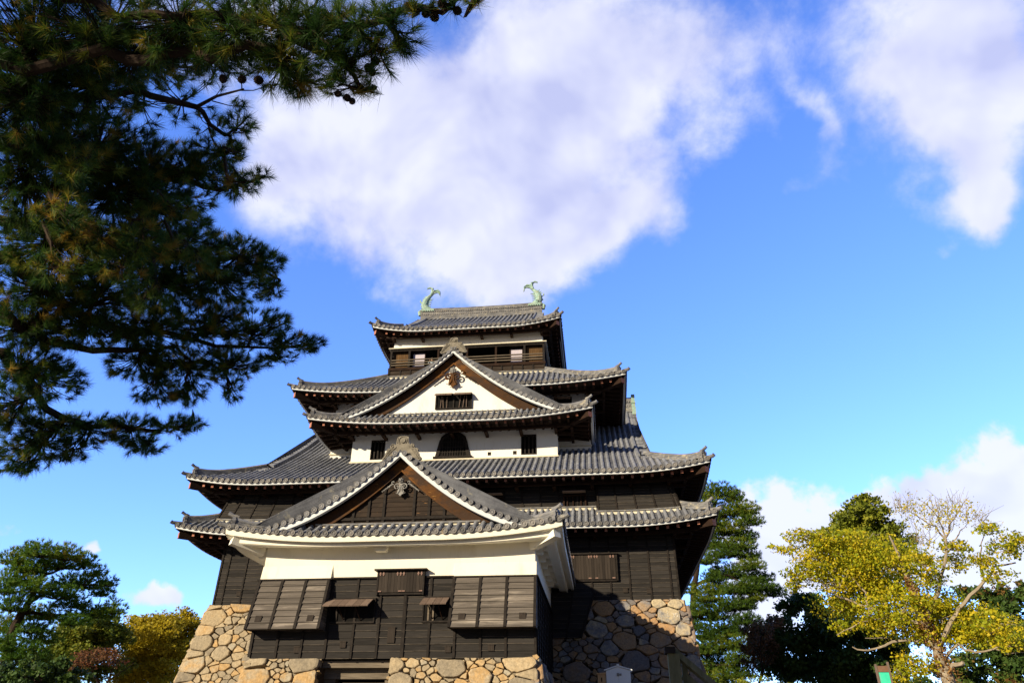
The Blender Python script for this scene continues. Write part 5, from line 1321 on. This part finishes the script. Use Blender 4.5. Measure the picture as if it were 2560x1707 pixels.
    u = nl(NR.normal(0, 1, (480, 3)))*(NR.random((480, 1))**.45); c2 = np.concatenate([c2, np.array((.4, -38.7, 8.75))+u*np.array((2.3, 1.6, 1.15))])  # extra clump behind the camera, added to block sun from the top branch
    a2 = nl(c2-np.array((-2.2, -34.5, 7.0))+NR.normal(0, 1.2, c2.shape))
    P2 = needles(c2, a2, 46, .17, .012, .7, .5); quadmesh('needle_foliage', P2, M_NEEDLE, root, np.clip(NR.normal(.35, .2, len(P2)), 0, 1))
    for c in c2[::40]: limb(tw, [Vector((-1.9, -33.8, min(9.5, max(3.5, c[2]-1)))), Vector(c)], .05, .01, 4)
    tw.build('twigs', M_BARK, root, kind='stuff')
    # cones
    cm = MB()
    for i in range(9):
        z = -.034+.068*i/8; r = .030*sqrt(max(.05, 1-(z/.037)**2))
        for j in range(8):
            a = j*pi/4+i*.4; p = Vector((cos(a)*r, sin(a)*r, z)); cm.prism([p+Vector((-sin(a)*.009, cos(a)*.009, 0)), p+Vector((sin(a)*.009, -cos(a)*.009, 0)), p+Vector((cos(a)*.012, sin(a)*.012, .006))], (0, 0, -.010))
    cm.tube([(0, 0, -.034), (0, 0, 0), (0, 0, .034)], [.012, .028, .010], 8)
    first = None
    for (x, y, d) in [(1700, 60, 4.55), (1722, 125, 4.55), (1780, 30, 4.5), (1660, 100, 4.58), (1530, 50, 4.6), (1290, 450, 4.75), (1240, 500, 4.78), (1265, 535, 4.78), (1080, 720, 4.75), (1012, 690, 4.75), (1118, 745, 4.74), (430, 590, 5.0), (310, 585, 5.2), (170, 580, 5.3), (1000, 420, 4.8), (930, 330, 4.8), (1120, 450, 4.75), (1890, 80, 4.5)]:
        if first is None: first = cm.build('pine_cone', M_BARK, None); o = first; o.parent = root
        else: o = first.copy(); COL.objects.link(o); o.parent = root
        o.location = at(500+x/2.94, y/2.94, d)-root.location; o.rotation_euler = (random.uniform(0, 3), random.uniform(0, 3), 0); s_ = random.uniform(.52, .72); o.scale = (s_, s_, s_)
foreground_pine()

def zc(z):
    Zm = {'9': (1350, 1330, 3.92), '10': (1900, 1150, 2.815), '11': (0, 1300, 3.853), 's': (0, 0, 1)}[z]
    return lambda x, y: (Zm[0]+x/Zm[2], Zm[1]+y/Zm[2], Zm[2])
def px_blobs(z, lst, dist, dd=0.0):
    f = zc(z); out = []
    for b in lst:
        x, y, k = f(b[0], b[1]); d = dist+(b[4] if len(b) > 4 else random.uniform(-dd, dd)); s_ = d/F_PX/k
        out.append((at(x, y, d), b[2]*s_, b[3]*s_))
    return out
def leaf_points(blobs, per, clump=.42, ncl=9):
    C_, R_, cl = [], [], []
    for c, rx, ry in blobs:
        n = max(60, int(per*rx*ry*6)); k = max(3, int(ncl)); rz = (rx+ry)/2
        u = nl(NR.normal(0, 1, (k, 3)))*(NR.random((k, 1))**.4)
        cc = np.array(c)+np.outer(u[:, 0]*rx, RT)+np.outer(u[:, 1]*ry, UP)+np.outer(u[:, 2]*rz, FW)
        idx = NR.integers(0, k, n); v = nl(NR.normal(0, 1, (n, 3)))*(NR.random((n, 1))**.5)*np.array((rx, rz, ry))*clump
        C_.append(cc[idx]+v); cl.append(NR.random(k)[idx]); R_.append(nl(v+np.array((0, 0, .3*ry))))
    return np.concatenate(C_), np.concatenate(cl), np.concatenate(R_)
def leaf_quads(pos, nrm, size):
    n = len(pos); d = nl(nrm*.7+NR.normal(0, .8, (n, 3))); a = nl(np.cross(d, NR.normal(0, 1, (n, 3)))); b = np.cross(d, a)
    s_ = size*NR.uniform(.6, 1.25, (n, 1))*NR.choice((.7, 1., 1.25), (n, 1))
    return np.stack([pos-a*s_*.5, pos-b*s_*.32, pos+a*s_*.5, pos+b*s_*.32], axis=1)
def broadleaf(name, label, cat, z, blobs, dist, per, size, m, trunk=None, branches=(), bark=None, group=None, dd=1.2, bias=0.0, base_z=1.9, ncl=9, clump=.42):
    f = zc(z); bl = px_blobs(z, blobs, dist, dd)
    P0 = at(*f(*trunk[0][:2])[:2], dist) if trunk else bl[0][0].copy()
    root = thing(name, label, cat, (P0.x, P0.y, base_z), group)
    if trunk:
        tm = MB(); tp = [Vector((P0.x, P0.y, base_z-.3))]+[at(*f(x, y)[:2], dist) for x, y, *_ in trunk]
        limb(tm, tp, trunk[0][2], trunk[-1][2], 9, .05); tm.build('trunk', bark or M_BARK, root)
    else:
        tm = MB(); c = sum((b[0] for b in bl), Vector())/len(bl); limb(tm, [Vector((P0.x, P0.y, base_z-.3)), Vector((c.x, c.y, (c.z+base_z)/2)), c], .3, .08, 8, .1); tm.build('trunk', bark or M_BARK, root)
    for br in branches:
        d0 = dist+random.uniform(-.6, .6); bm_ = MB(); pts = [at(*f(p[0], p[1])[:2], dist+(d0-dist)*i/max(1, len(br)-2)) for i, p in enumerate(br[:-1])]
        limb(bm_, pts, br[-1][0], br[-1][1], 6, .03); bm_.build('branch', bark or M_BARK, root)
    pos, cl, nr = leaf_points(bl, per, clump, ncl)
    if len(pos):
        tw = MB(); cs = [b[0] for b in bl]
        for c, rx, ry in bl:
            for _ in range(5):
                e = c+RT*random.uniform(-rx, rx)*.8+UP*random.uniform(-ry, ry)*.8+FW*random.uniform(-rx, rx)*.5
                limb(tw, [c-Vector((0, 0, ry*.5)), c.lerp(e, .5), e], .03, .008, 4, .04)
        tw.build('twigs', bark or M_BARK, root, kind='stuff')
        quadmesh('crown', leaf_quads(pos, nr, size), m, root, np.clip(cl*.55+NR.random(len(pos))*.45+bias, 0, 1))
    return root
def pine(name, label, z, pads, dist, trunk, m, per=32, size=.25, branches=(), group=None, base_z=1.9):
    f = zc(z); P0 = at(*f(trunk[0][0], trunk[0][1])[:2], dist)
    root = thing(name, label, 'tree', (P0.x, P0.y, base_z), group)
    tm = MB(); tp = [Vector((P0.x, P0.y, base_z-.3))]+[at(*f(x, y)[:2], dist) for x, y, r in trunk]
    sp = limb(tm, tp, trunk[0][2], trunk[-1][2], 9, .06); tm.build('trunk', M_BARK, root)
    bl = [(c, rx*1.08, ry*1.45) for c, rx, ry in px_blobs(z, pads, dist, 1.6)]; cen, ax, cl = [], [], []
    for br in branches:
        bm_ = MB(); sp += limb(bm_, [at(*f(p[0], p[1])[:2], dist) for p in br[:-1]], br[-1][0], br[-1][1], 6, .04); bm_.build('branch', M_BARK, root)
    bm2 = MB()
    for c, rx, ry in bl:
        A = min(sp, key=lambda p: (p-c).length+max(0, p.z-c.z)*1.5); lo_ = c-Vector((0, 0, ry*.55))
        limb(bm2, [A, A.lerp(lo_, .5)+Vector((0, 0, random.uniform(0, .25))), lo_], .055, .02, 5, .04)
        n = int(per*rx*(ry+rx*.5)*4.5); rz = rx*.8
        u = nl(NR.normal(0, 1, (n, 3)))*(NR.random((n, 1))**.45)
        u[:, 1] = np.where(u[:, 1] < -.35, -.35-(u[:, 1]+.35)*.1, u[:, 1])
        bump = 1+.25*np.sin(u[:, 0]*7+c.x*3)*np.cos(u[:, 2]*6+c.z)
        p = np.array(c)+np.outer(u[:, 0]*rx, RT)+np.outer(u[:, 1]*ry*bump, (0, 0, 1))+np.outer(u[:, 2]*rz, (FW.x, FW.y, 0))
        cen.append(p); ax.append(nl(p-np.array(lo_)+np.array((0, 0, .5*ry))+NR.normal(0, .25, p.shape))); cl.append(np.clip(NR.random()*.5+NR.random(n)*.5, 0, 1))
        for q in p[::9]: limb(bm2, [lo_, Vector(q)], .018, .008, 3)
    bm2.build('twigs', M_BARK, root, kind='stuff')
    cen = np.concatenate(cen); ax = np.concatenate(ax); cl = np.concatenate(cl)
    P = needles(cen, ax, 15, size, .034 if size < .3 else .055, .65, .4); quadmesh('crown', P, m, root, np.repeat(cl, 15))
    return root

# left side
pine('pine_tree', 'broad green pine with layered pads at the lower left edge', '11',
     [(150, 370, 140, 60), (400, 300, 170, 60), (290, 270, 60, 50), (640, 330, 150, 60), (830, 400, 100, 60), (560, 420, 200, 60), (300, 450, 180, 70), (920, 500, 100, 45), (750, 600, 230, 55), (1050, 600, 80, 40), (980, 690, 110, 45), (180, 560, 180, 70), (560, 700, 180, 60), (1090, 850, 110, 55), (900, 900, 200, 45), (420, 900, 170, 60), (130, 800, 150, 80), (700, 970, 150, 45), (60, 1000, 110, 80), (400, 1130, 150, 60), (230, 1280, 180, 70), (60, 1420, 120, 100), (380, 1400, 150, 70), (250, 1520, 160, 60), (60, 640, 110, 80), (330, 640, 130, 60), (700, 800, 150, 45), (300, 1030, 150, 60), (80, 1180, 130, 80)], 55,
     [(30, 1560, .40), (110, 1100, .30), (220, 900, .24), (290, 780, .19), (420, 520, .11), (480, 400, .06)], M_PINE,
     branches=[((290, 780), (430, 700), (600, 640), (760, 640), (.12, .04)), ((220, 900), (500, 900), (800, 910), (1000, 890), (.12, .03)), ((420, 520), (600, 470), (800, 470), (.08, .03))])
broadleaf('broadleaf_tree', 'rounded olive green tree between the left pine and the golden tree', 'tree', '11',
     [(700, 1100, 180, 100), (900, 1030, 180, 90), (1080, 1040, 150, 90), (760, 1200, 200, 100), (980, 1170, 200, 110), (1150, 1120, 110, 90), (620, 1290, 140, 90), (650, 1420, 160, 100), (1000, 960, 120, 30), (850, 1150, 280, 140, 2), (700, 1330, 200, 130, 2), (450, 1300, 200, 140, 2), (1050, 1400, 200, 120, 2)], 62, 230, .21, M_OLIVE, ncl=20)
broadleaf('autumn_tree', 'bright golden autumn tree beside the left corner of the stone base', 'tree', '11',
     [(1700, 960, 180, 70), (1450, 1030, 220, 90), (1280, 1120, 110, 120), (1650, 1130, 240, 110), (1850, 1050, 110, 90), (1480, 1260, 280, 100), (1720, 1290, 150, 110), (1600, 1420, 240, 110), (1330, 1430, 180, 110), (1250, 1540, 160, 80), (1550, 1540, 200, 80), (1800, 920, 60, 60), (1350, 960, 120, 40), (1500, 1150, 330, 160, 2), (1600, 1350, 300, 150, 2), (1250, 1330, 150, 130)], 66, 260, .20, M_GOLD, ncl=30, clump=.46,
     trunk=[(1500, 1600, .3), (1480, 1450, .25), (1520, 1250, .15), (1560, 1100, .06)])
broadleaf('small_tree', 'small half bare reddish tree below the golden tree', 'tree', '11',
     [(830, 1330, 170, 60), (1060, 1260, 110, 50), (960, 1340, 160, 60), (760, 1400, 110, 50), (1120, 1350, 80, 40)], 50, 130, .14, M_RLEAF,
     trunk=[(1010, 1640, .10), (940, 1530, .09), (890, 1460, .05)], branches=[((940, 1530), (780, 1440), (690, 1380), (.05, .012)), ((890, 1460), (930, 1370), (1010, 1290), (.05, .012)), ((1010, 1600), (1080, 1450), (1100, 1330), (1140, 1260), (.06, .012)), ((1050, 1540), (1180, 1460), (1290, 1370), (.04, .01)), ((890, 1460), (840, 1360), (860, 1280), (.04, .01))], bark=M_BARK, clump=.6)
broadleaf('bush', 'dark green bush in shade under the left pine', 'bush', '11', [(420, 1500, 200, 120), (200, 1450, 150, 120), (650, 1540, 160, 70), (300, 1560, 200, 100)], 46, 260, .2, M_DKLEAF)
# right side
pine('pine_tree', 'tall dark pine rising behind the right corner of the keep', '9',
     [(1740, -390, 190, 65), (1900, -335, 120, 55), (1640, -310, 120, 50), (1980, -215, 170, 60), (1760, -190, 190, 70), (1650, -100, 120, 60), (2060, -110, 130, 55), (1800, -30, 210, 75), (2000, 40, 130, 50), (1950, 130, 160, 60), (1700, 110, 150, 70), (2050, 235, 110, 50), (1850, 200, 170, 60), (1640, 260, 120, 70), (1880, 400, 210, 65), (2120, 530, 170, 60), (2280, 590, 120, 50), (1950, 560, 160, 60), (1700, 440, 110, 60), (1650, 620, 150, 80), (1900, 720, 190, 60), (1700, 800, 190, 80), (2020, 720, 90, 40), (1560, 760, 110, 80), (1650, 980, 180, 90), (1850, 950, 120, 70), (1500, 560, 90, 60), (1620, 1130, 160, 90), (1800, 1090, 130, 70), (1580, 1290, 160, 100), (1770, 1270, 150, 90), (1480, 900, 100, 90), (1600, 1440, 180, 90), (1800, 1430, 170, 90), (2020, 860, 140, 50), (1990, 960, 140, 60), (1960, 1100, 150, 70), (1980, 1230, 140, 70), (1960, 1370, 150, 80), (2080, 330, 130, 50), (2160, 450, 130, 45), (1760, 560, 150, 55), (2100, 640, 110, 40)], 96,
     [(1470, 1470, .55), (1490, 1000, .48), (1500, 600, .40), (1545, 300, .33), (1600, 60, .26), (1680, -160, .18), (1740, -330, .08)], M_PINE2, per=15, size=.42,
     branches=[((1520, 520), (1690, 440), (1850, 420), (2080, 540), (.22, .06)), ((1600, 60), (1800, 60), (1950, 160), (.16, .05)), ((1500, 600), (1600, 640), (1800, 720), (.16, .05)), ((1490, 800), (1620, 850), (1770, 920), (.16, .05)), ((1640, -60), (1800, -160), (1980, -180), (.13, .04)), ((1680, -160), (1760, -260), (1860, -310), (.1, .03))])
broadleaf('cedar_tree', 'pointed dense cedar crown behind the yellow tree', 'tree', '10',
     [(760, 290, 90, 45), (700, 350, 120, 60), (830, 370, 70, 60), (620, 420, 120, 60), (760, 440, 160, 70), (880, 470, 70, 60), (560, 490, 110, 60), (700, 530, 180, 80), (900, 560, 110, 80), (1000, 600, 70, 60), (820, 640, 220, 90), (1020, 690, 120, 70), (600, 600, 160, 70), (750, 780, 260, 100), (760, 330, 130, 80), (700, 460, 190, 90), (850, 520, 190, 90)], 84, 60, .36, M_CEDAR, dd=1.0, clump=.36, ncl=18)
broadleaf('broadleaf_tree', 'dark shaded tree mass below the yellow tree', 'tree', '10',
     [(300, 1200, 230, 150), (420, 1060, 150, 110), (200, 1330, 200, 150), (520, 1330, 260, 170), (700, 1250, 220, 160), (780, 1430, 230, 150), (380, 1480, 260, 120), (250, 1060, 100, 90), (980, 1450, 200, 140), (620, 1520, 260, 90), (100, 1290, 130, 110), (60, 1420, 140, 110), (170, 1480, 160, 100), (20, 1250, 90, 80)], 56, 150, .28, M_DKLEAF)
broadleaf('broadleaf_tree', 'deep green tree at the far right edge behind the yellow tree', 'tree', '10',
     [(1740, 960, 130, 80), (1850, 930, 90, 80), (1640, 1060, 130, 80), (1790, 1100, 160, 110), (1500, 940, 120, 50), (1700, 1250, 180, 120), (1820, 1350, 130, 130), (1650, 1450, 220, 120), (1850, 1520, 120, 80), (1450, 1500, 180, 90)], 60, 150, .28, M_DKLEAF, bias=.12)
broadleaf('maple_tree', 'thin dark red maple between the right pine and the dark trees', 'tree', '9',
     [(2180, 950, 110, 90), (2060, 1000, 90, 70), (2250, 1060, 110, 80), (2120, 1110, 110, 70), (2000, 1120, 70, 60), (2200, 1200, 130, 70), (2280, 900, 90, 70), (2080, 1240, 110, 60)], 52, 190, .15, M_RLEAF, trunk=[(2150, 1480, .10), (2180, 1350, .08), (2150, 1150, .05), (2170, 980, .02)],
     branches=[((2180, 1380), (2260, 1250), (2320, 1130), (.05, .015)), ((2150, 1200), (2060, 1090), (2030, 1000), (.05, .012)), ((2160, 1420), (2060, 1330), (1990, 1200), (.04, .012))], bias=-.2, clump=.55)
YT = broadleaf('autumn_tree', 'wide yellow autumn tree with pale bare limbs at lower right', 'tree', '10',
     [(300, 540, 110, 45), (180, 630, 100, 35), (420, 580, 150, 60), (500, 540, 140, 50), (700, 560, 200, 60), (450, 690, 190, 70), (700, 690, 220, 90), (300, 800, 110, 70), (560, 850, 200, 80), (880, 880, 180, 90), (950, 720, 130, 80), (1150, 720, 110, 60), (1180, 830, 100, 60), (1370, 610, 90, 45), (1380, 720, 90, 50), (980, 1030, 220, 80), (680, 1010, 180, 60), (1230, 1000, 160, 80), (1120, 1180, 220, 80), (1420, 1080, 180, 80), (1620, 1180, 180, 80), (1480, 1230, 180, 60), (1760, 1290, 90, 50), (1580, 700, 100, 50), (1740, 620, 110, 50), (1620, 480, 90, 35), (1680, 810, 90, 40), (590, 1180, 80, 40), (880, 1150, 140, 60), (1800, 560, 70, 40), (240, 880, 60, 40), (1100, 1420, 120, 60), (1030, 1500, 100, 50), (850, 1000, 330, 130, 2.5), (1200, 1150, 300, 120, 2.5), (600, 790, 280, 120, 2.5), (1550, 1180, 250, 100, 2.5), (800, 640, 260, 80, 2)], 40, 330, .135, M_YLEAF, ncl=34, clump=.5,
     trunk=[(1340, 1570, .34), (1290, 1450, .30), (1240, 1330, .26), (1150, 1120, .17), (1090, 930, .12), (990, 720, .09), (910, 530, .03)], bark=M_PALEBARK,
     branches=[((1240, 1340), (1340, 1140), (1440, 1000), (1580, 850), (1640, 760), (1800, 720), (.12, .03)), ((1580, 850), (1540, 700), (1560, 580), (1600, 440), (.05, .012)), ((1150, 1120), (1260, 900), (1310, 700), (1310, 540), (1260, 420), (1230, 260), (.10, .012)), ((1310, 540), (1350, 440), (1420, 320), (1470, 260), (.05, .01)), ((1310, 560), (1230, 470), (1110, 400), (960, 300), (.05, .01)), ((1310, 620), (1400, 520), (1460, 440), (.04, .01)), ((1260, 420), (1180, 320), (1100, 270), (.03, .008)), ((1330, 480), (1330, 360), (1310, 250), (.03, .008)),
               ((1150, 1150), (900, 1100), (740, 1020), (560, 960), (400, 840), (310, 770), (.09, .015)), ((770, 1120), (740, 930), (640, 820), (500, 770), (.06, .015)), ((1150, 1130), (900, 1110), (700, 1140), (540, 1230), (.06, .015)), ((1240, 1300), (1080, 1260), (930, 1270), (850, 1310), (760, 1340), (650, 1312), (.08, .03)), ((930, 1270), (890, 1245), (740, 1250), (.025, .012)),
               ((1290, 1400), (1400, 1300), (1530, 1360), (1680, 1310), (1850, 1290), (.07, .02)), ((1660, 1330), (1740, 1360), (1860, 1350), (.03, .015)), ((1600, 1270), (1660, 1330), (.02, .02)), ((1300, 1480), (1360, 1440), (1430, 1420), (.12, .08)), ((850, 1060), (860, 1010), (930, 1010), (980, 1030), (.03, .02)), ((1280, 1150), (1290, 1110), (1340, 1090), (.03, .02))])
sp_b = px_blobs('10', [(1150, 350, 200, 90), (1350, 310, 130, 70), (1010, 340, 80, 50), (1250, 430, 160, 70), (1500, 400, 100, 60), (1150, 560, 80, 60)], 40, .8)
pos, cl, nr = leaf_points(sp_b, 70, .7, 14); quadmesh('thin_top_leaves', leaf_quads(pos, nr, .10), M_YLEAF, YT, np.clip(.45+NR.random(len(pos))*.5, 0, 1))
M_VINE = leafmat('dry_vine_leaves', [(0, (.12, .05, .02)), (.6, (.30, .15, .05)), (1, (.44, .26, .09))], .3)
vp = []
for (x0, y0, r0), (x1, y1, r1) in zip([(1340, 1570, .48), (1290, 1450, .42), (1240, 1330, .38), (1190, 1220, .34), (1150, 1120, .28), (1090, 930, .2)], [(1290, 1450, .42), (1240, 1330, .38), (1190, 1220, .34), (1150, 1120, .28), (1090, 930, .2), (1040, 830, .14)]):
    a = np.array(at(1900+x0/2.815, 1150+y0/2.815, 40)); b = np.array(at(1900+x1/2.815, 1150+y1/2.815, 40)); t = NR.random((420, 1)); vp.append(a+(b-a)*t+nl(NR.normal(0, 1, (420, 3)))*(r0+(r1-r0)*t)*NR.uniform(.7, 1.25, (420, 1)))
vp = np.concatenate(vp); quadmesh('vine_leaves', leaf_quads(vp, NR.normal(0, 1, vp.shape), .11), M_VINE, YT, NR.random(len(vp)))
fine = MB()
for c, rx, ry in sp_b:
    for _ in range(26):
        a = c+RT*random.uniform(-rx, rx)*.6-UP*ry*random.uniform(-.2, .9); b = a+RT*random.gauss(0, .35)+UP*random.uniform(.3, .9)+FW*random.gauss(0, .25); limb(fine, [a, a.lerp(b, .5)+RT*random.gauss(0, .05), b], .013, .005, 3)
fine.build('fine_twigs', M_PALEBARK, YT, kind='stuff')
broadleaf('hedge', 'clipped yellow green hedge top at the bottom edge', 'hedge', 's', [(1905, 1722, 62, 22), (1850, 1725, 40, 18), (1950, 1726, 40, 18)], 30, 900, .07, M_HEDGE)

# ------------------------------------------------------------------ small things by the base
M_CAB = mat('painted_cabinet', (.78, .82, .85), (.84, .87, .89), .4, 2, attr=False)
M_CABW = mat('tan_box_wood', (.52, .31, .15), (.66, .43, .22), .7, 3, (6, 6, 1), attr=False)
M_RAIL = mat('green_grey_rail_timber', (.10, .10, .055), (.20, .19, .11), .85, 3, (3, 3, 1), attr=False, bump=.3)
M_BROWNB = mat('brown_board', (.16, .09, .055), (.24, .14, .09), .8, 4, attr=False)
M_GREENP = mat('green_notice_panel', (.03, .55, .33), (.08, .70, .45), .6, 3, attr=False, spots=[((.20, .50, .40), 9, .6, .75, (1, 1, .25))])
def cabinet():
    x0, x1, y = 8.03, 8.97, -6.0; root = thing('utility_cabinet', 'pale grey metal cabinet with a gabled top in front of the boulder wall', 'cabinet', (8.5, -5.75, 2.0))
    m = MB(); m.prism([(x0, y, 2.0), (x1, y, 2.0), (x1, y, 4.22), (8.5, y, 4.36), (x0, y, 4.22)], (0, .55, 0)); m.build('body', M_CAB, root)
    m = MB()
    for a, b in (((8.5, 4.37), (x1+.07, 4.215)), ((8.5, 4.37), (x0-.07, 4.215))): m.prism([(a[0], y-.06, a[1]), (b[0], y-.06, b[1]), (b[0], y-.06, b[1]+.045), (a[0], y-.06, a[1]+.045)], (0, .67, 0))
    m.box(8.455, 8.545, y-.065, y+.6, 4.405, 4.45); m.build('roof', M_CAB, root)
    for a, b in ((x0+.015, 8.494), (8.506, x1-.015)):
        m = MB(); m.box(a, b, y-.022, y-.002, 2.05, 4.20); m.build('door', M_CAB, root)
    m = MB(); m.box(8.44, 8.52, y-.06, y-.022, 4.02, 4.13); m.box(8.52, 8.62, y-.05, y-.022, 4.04, 4.11); m.build('latch', M_SILVER, root)
    root = thing('wooden_box', 'narrow tan wooden box standing left of the grey cabinet', 'box', (7.85, -5.8, 2.0))
    m = MB(); m.box(7.70, 8.01, -5.95, -5.55, 2.0, 4.10); m.build('body', M_CABW, root)
    m = MB(); m.prism([(7.65, -6.0, 4.10), (8.02, -6.0, 4.10), (8.02, -6.0, 4.16), (7.65, -6.0, 4.13)], (0, .5, 0)); m.build('lid', M_CABW, root)
    m = MB(); m.box(7.83, 7.87, -5.962, -5.95, 3.83, 3.98); m.build('slot', M_DARK, root)
cabinet()
def railing():
    root = thing('stair_railing', 'weathered timber handrail with a thick post at the bottom edge', 'railing', (8.88, -26.05, 1.6))
    m = MB(); m.box(8.80, 8.955, -26.12, -25.96, 1.3, 2.735); m.build('post', M_RAIL, root)
    m = MB(); m.box(8.76, 8.90, -26.18, -25.93, 2.735, 2.815); m.build('post_cap', M_BATTEN, root)
    m = MB(); m.beam((8.885, -26.03, 2.815), (10.25, -25.70, 1.70), .13, .075); m.build('handrail', M_RAIL, root)
    m = MB(); m.box(8.99, 9.06, -25.96, -25.88, 1.3, 2.70); m.build('post', M_RAIL, root)
    m = MB(); m.beam((9.02, -25.93, 2.52), (10.15, -25.62, 1.55), .06, .10); m.build('lower_rail', M_RAIL, root)
    m = MB(); m.box(10.18, 10.29, -25.74, -25.63, .9, 1.72); m.build('post', M_RAIL, root)
railing()
def sign():
    c = at(2203, 1657, 22); root = thing('notice_sign', 'slim brown framed notice sign with a green panel by the yellow tree', 'sign', (c.x, c.y, 1.9))
    w = .15
    for s_ in (-1, 1):
        m = MB(); m.box(c.x+s_*w-.022, c.x+s_*w+.022, c.y-.03, c.y+.03, 1.7, c.z+(.03 if s_ > 0 else -.02)); m.build('post', M_BROWN if 0 else M_SHINGLE, root)
    m = MB(); m.box(c.x-w+.022, c.x+w-.022, c.y-.02, c.y+.02, c.z-.20, c.z-.06); m.build('header_board', M_BROWNB, root)
    m = MB(); m.box(c.x-w+.022, c.x+w-.022, c.y-.015, c.y+.015, 2.2, c.z-.21); m.build('panel', M_GREENP, root)
sign()
def person():
    M_SHIRT = mat('pale_blue_shirt', (.62, .70, .80), (.70, .78, .86), .8, 5, attr=False); M_SKIN = mat('skin', (.48, .30, .21), (.55, .35, .25), .6, 5, attr=False); M_HAIR = mat('dark_hair', (.015, .012, .010), None, .6, 5, attr=False); M_TROUS = mat('dark_trousers', (.03, .03, .045), None, .8, 5, attr=False)
    root = thing('person', 'visitor in a pale blue shirt leaning on the top floor balcony rail', 'person', (-2.42, 5.15, 23.44))
    B_ = Vector((-2.42, 5.15, 23.44))
    J = {'pel': (0, .22, .42, .13), 'wst': (0, .16, .52, .11), 'chs': (0, .03, .62, .14), 'nck': (0, -.07, .70, .055), 'jaw': (0, -.13, .745, .07), 'skl': (0, -.15, .83, .095),
         'lsh': (-.17, .0, .64, .06), 'lel': (-.22, -.16, .50, .045), 'lwr': (-.12, -.33, .575, .034), 'lhd': (-.06, -.38, .58, .03), 'rsh': (.17, .0, .64, .06), 'rel': (.22, -.16, .50, .045), 'rwr': (.12, -.33, .575, .034), 'rhd': (.06, -.38, .58, .03),
         'lhp': (-.10, .22, .40, .095), 'lkn': (-.12, -.05, .34, .07), 'lft': (-.12, .12, .06, .05), 'ltoe': (-.12, .0, .035, .04), 'rhp': (.10, .22, .40, .095), 'rkn': (.12, -.05, .34, .07), 'rft': (.12, .12, .06, .05), 'rtoe': (.12, .0, .035, .04)}
    E_ = [('pel', 'wst'), ('wst', 'chs'), ('chs', 'nck'), ('nck', 'jaw'), ('jaw', 'skl'), ('chs', 'lsh'), ('lsh', 'lel'), ('lel', 'lwr'), ('lwr', 'lhd'), ('chs', 'rsh'), ('rsh', 'rel'), ('rel', 'rwr'), ('rwr', 'rhd'), ('pel', 'lhp'), ('lhp', 'lkn'), ('lkn', 'lft'), ('lft', 'ltoe'), ('pel', 'rhp'), ('rhp', 'rkn'), ('rkn', 'rft'), ('rft', 'rtoe')]
    kk = list(J); me = bpy.data.meshes.new('body'); me.from_pydata([J[q][:3] for q in kk], [(kk.index(a), kk.index(b)) for a, b in E_], [])
    ob = bpy.data.objects.new('body', me); COL.objects.link(ob); ob.parent = root
    sk = ob.modifiers.new('skin', 'SKIN'); sv = me.skin_vertices[0].data
    for i, q in enumerate(kk): sv[i].radius = (J[q][3], J[q][3]); sv[i].use_root = (q == 'pel')
    ob.modifiers.new('sub', 'SUBSURF').levels = 1
    dg = bpy.context.evaluated_depsgraph_get(); ev = ob.evaluated_get(dg); m2 = bpy.data.meshes.new_from_object(ev); ob.modifiers.clear(); ob.data = m2; m2.name = 'body'
    for q in (M_SHIRT, M_SKIN, M_TROUS): m2.materials.append(q)
    for p in m2.polygons:
        c = p.center; p.use_smooth = True
        p.material_index = 1 if (c.z > .705 or c.y < -.27) else (2 if c.z < .46 else 0)
    h = MB()
    for i in range(5):
        a = i/4*pi/2.2; r0 = .106*cos(a); h.cr = .5
    h.tube([B_+Vector((0, -.10, .80)), B_+Vector((0, -.12, .86)), B_+Vector((0, -.135, .92)), B_+Vector((0, -.14, .94))], [.085, .105, .07, .02], 10); h.build('hair', M_HAIR, root, smooth=True)
    f = MB(); f.tube([B_+Vector((0, -.235, .815)), B_+Vector((0, -.262, .79))], [.012, .016], 6)
    for s_ in (-1, 1):
        f.tube([B_+Vector((s_*.036, -.236, .835)), B_+Vector((s_*.036, -.246, .835))], .011, 6)
        for j in range(4): f.tube([B_+Vector((s_*(.045+.016*j), -.385, .575)), B_+Vector((s_*(.042+.016*j), -.425, .575)), B_+Vector((s_*(.042+.016*j), -.435, .555))], [.0085, .008, .007], 5)
    f.build('face_and_fingers', M_SKIN, root)
person()
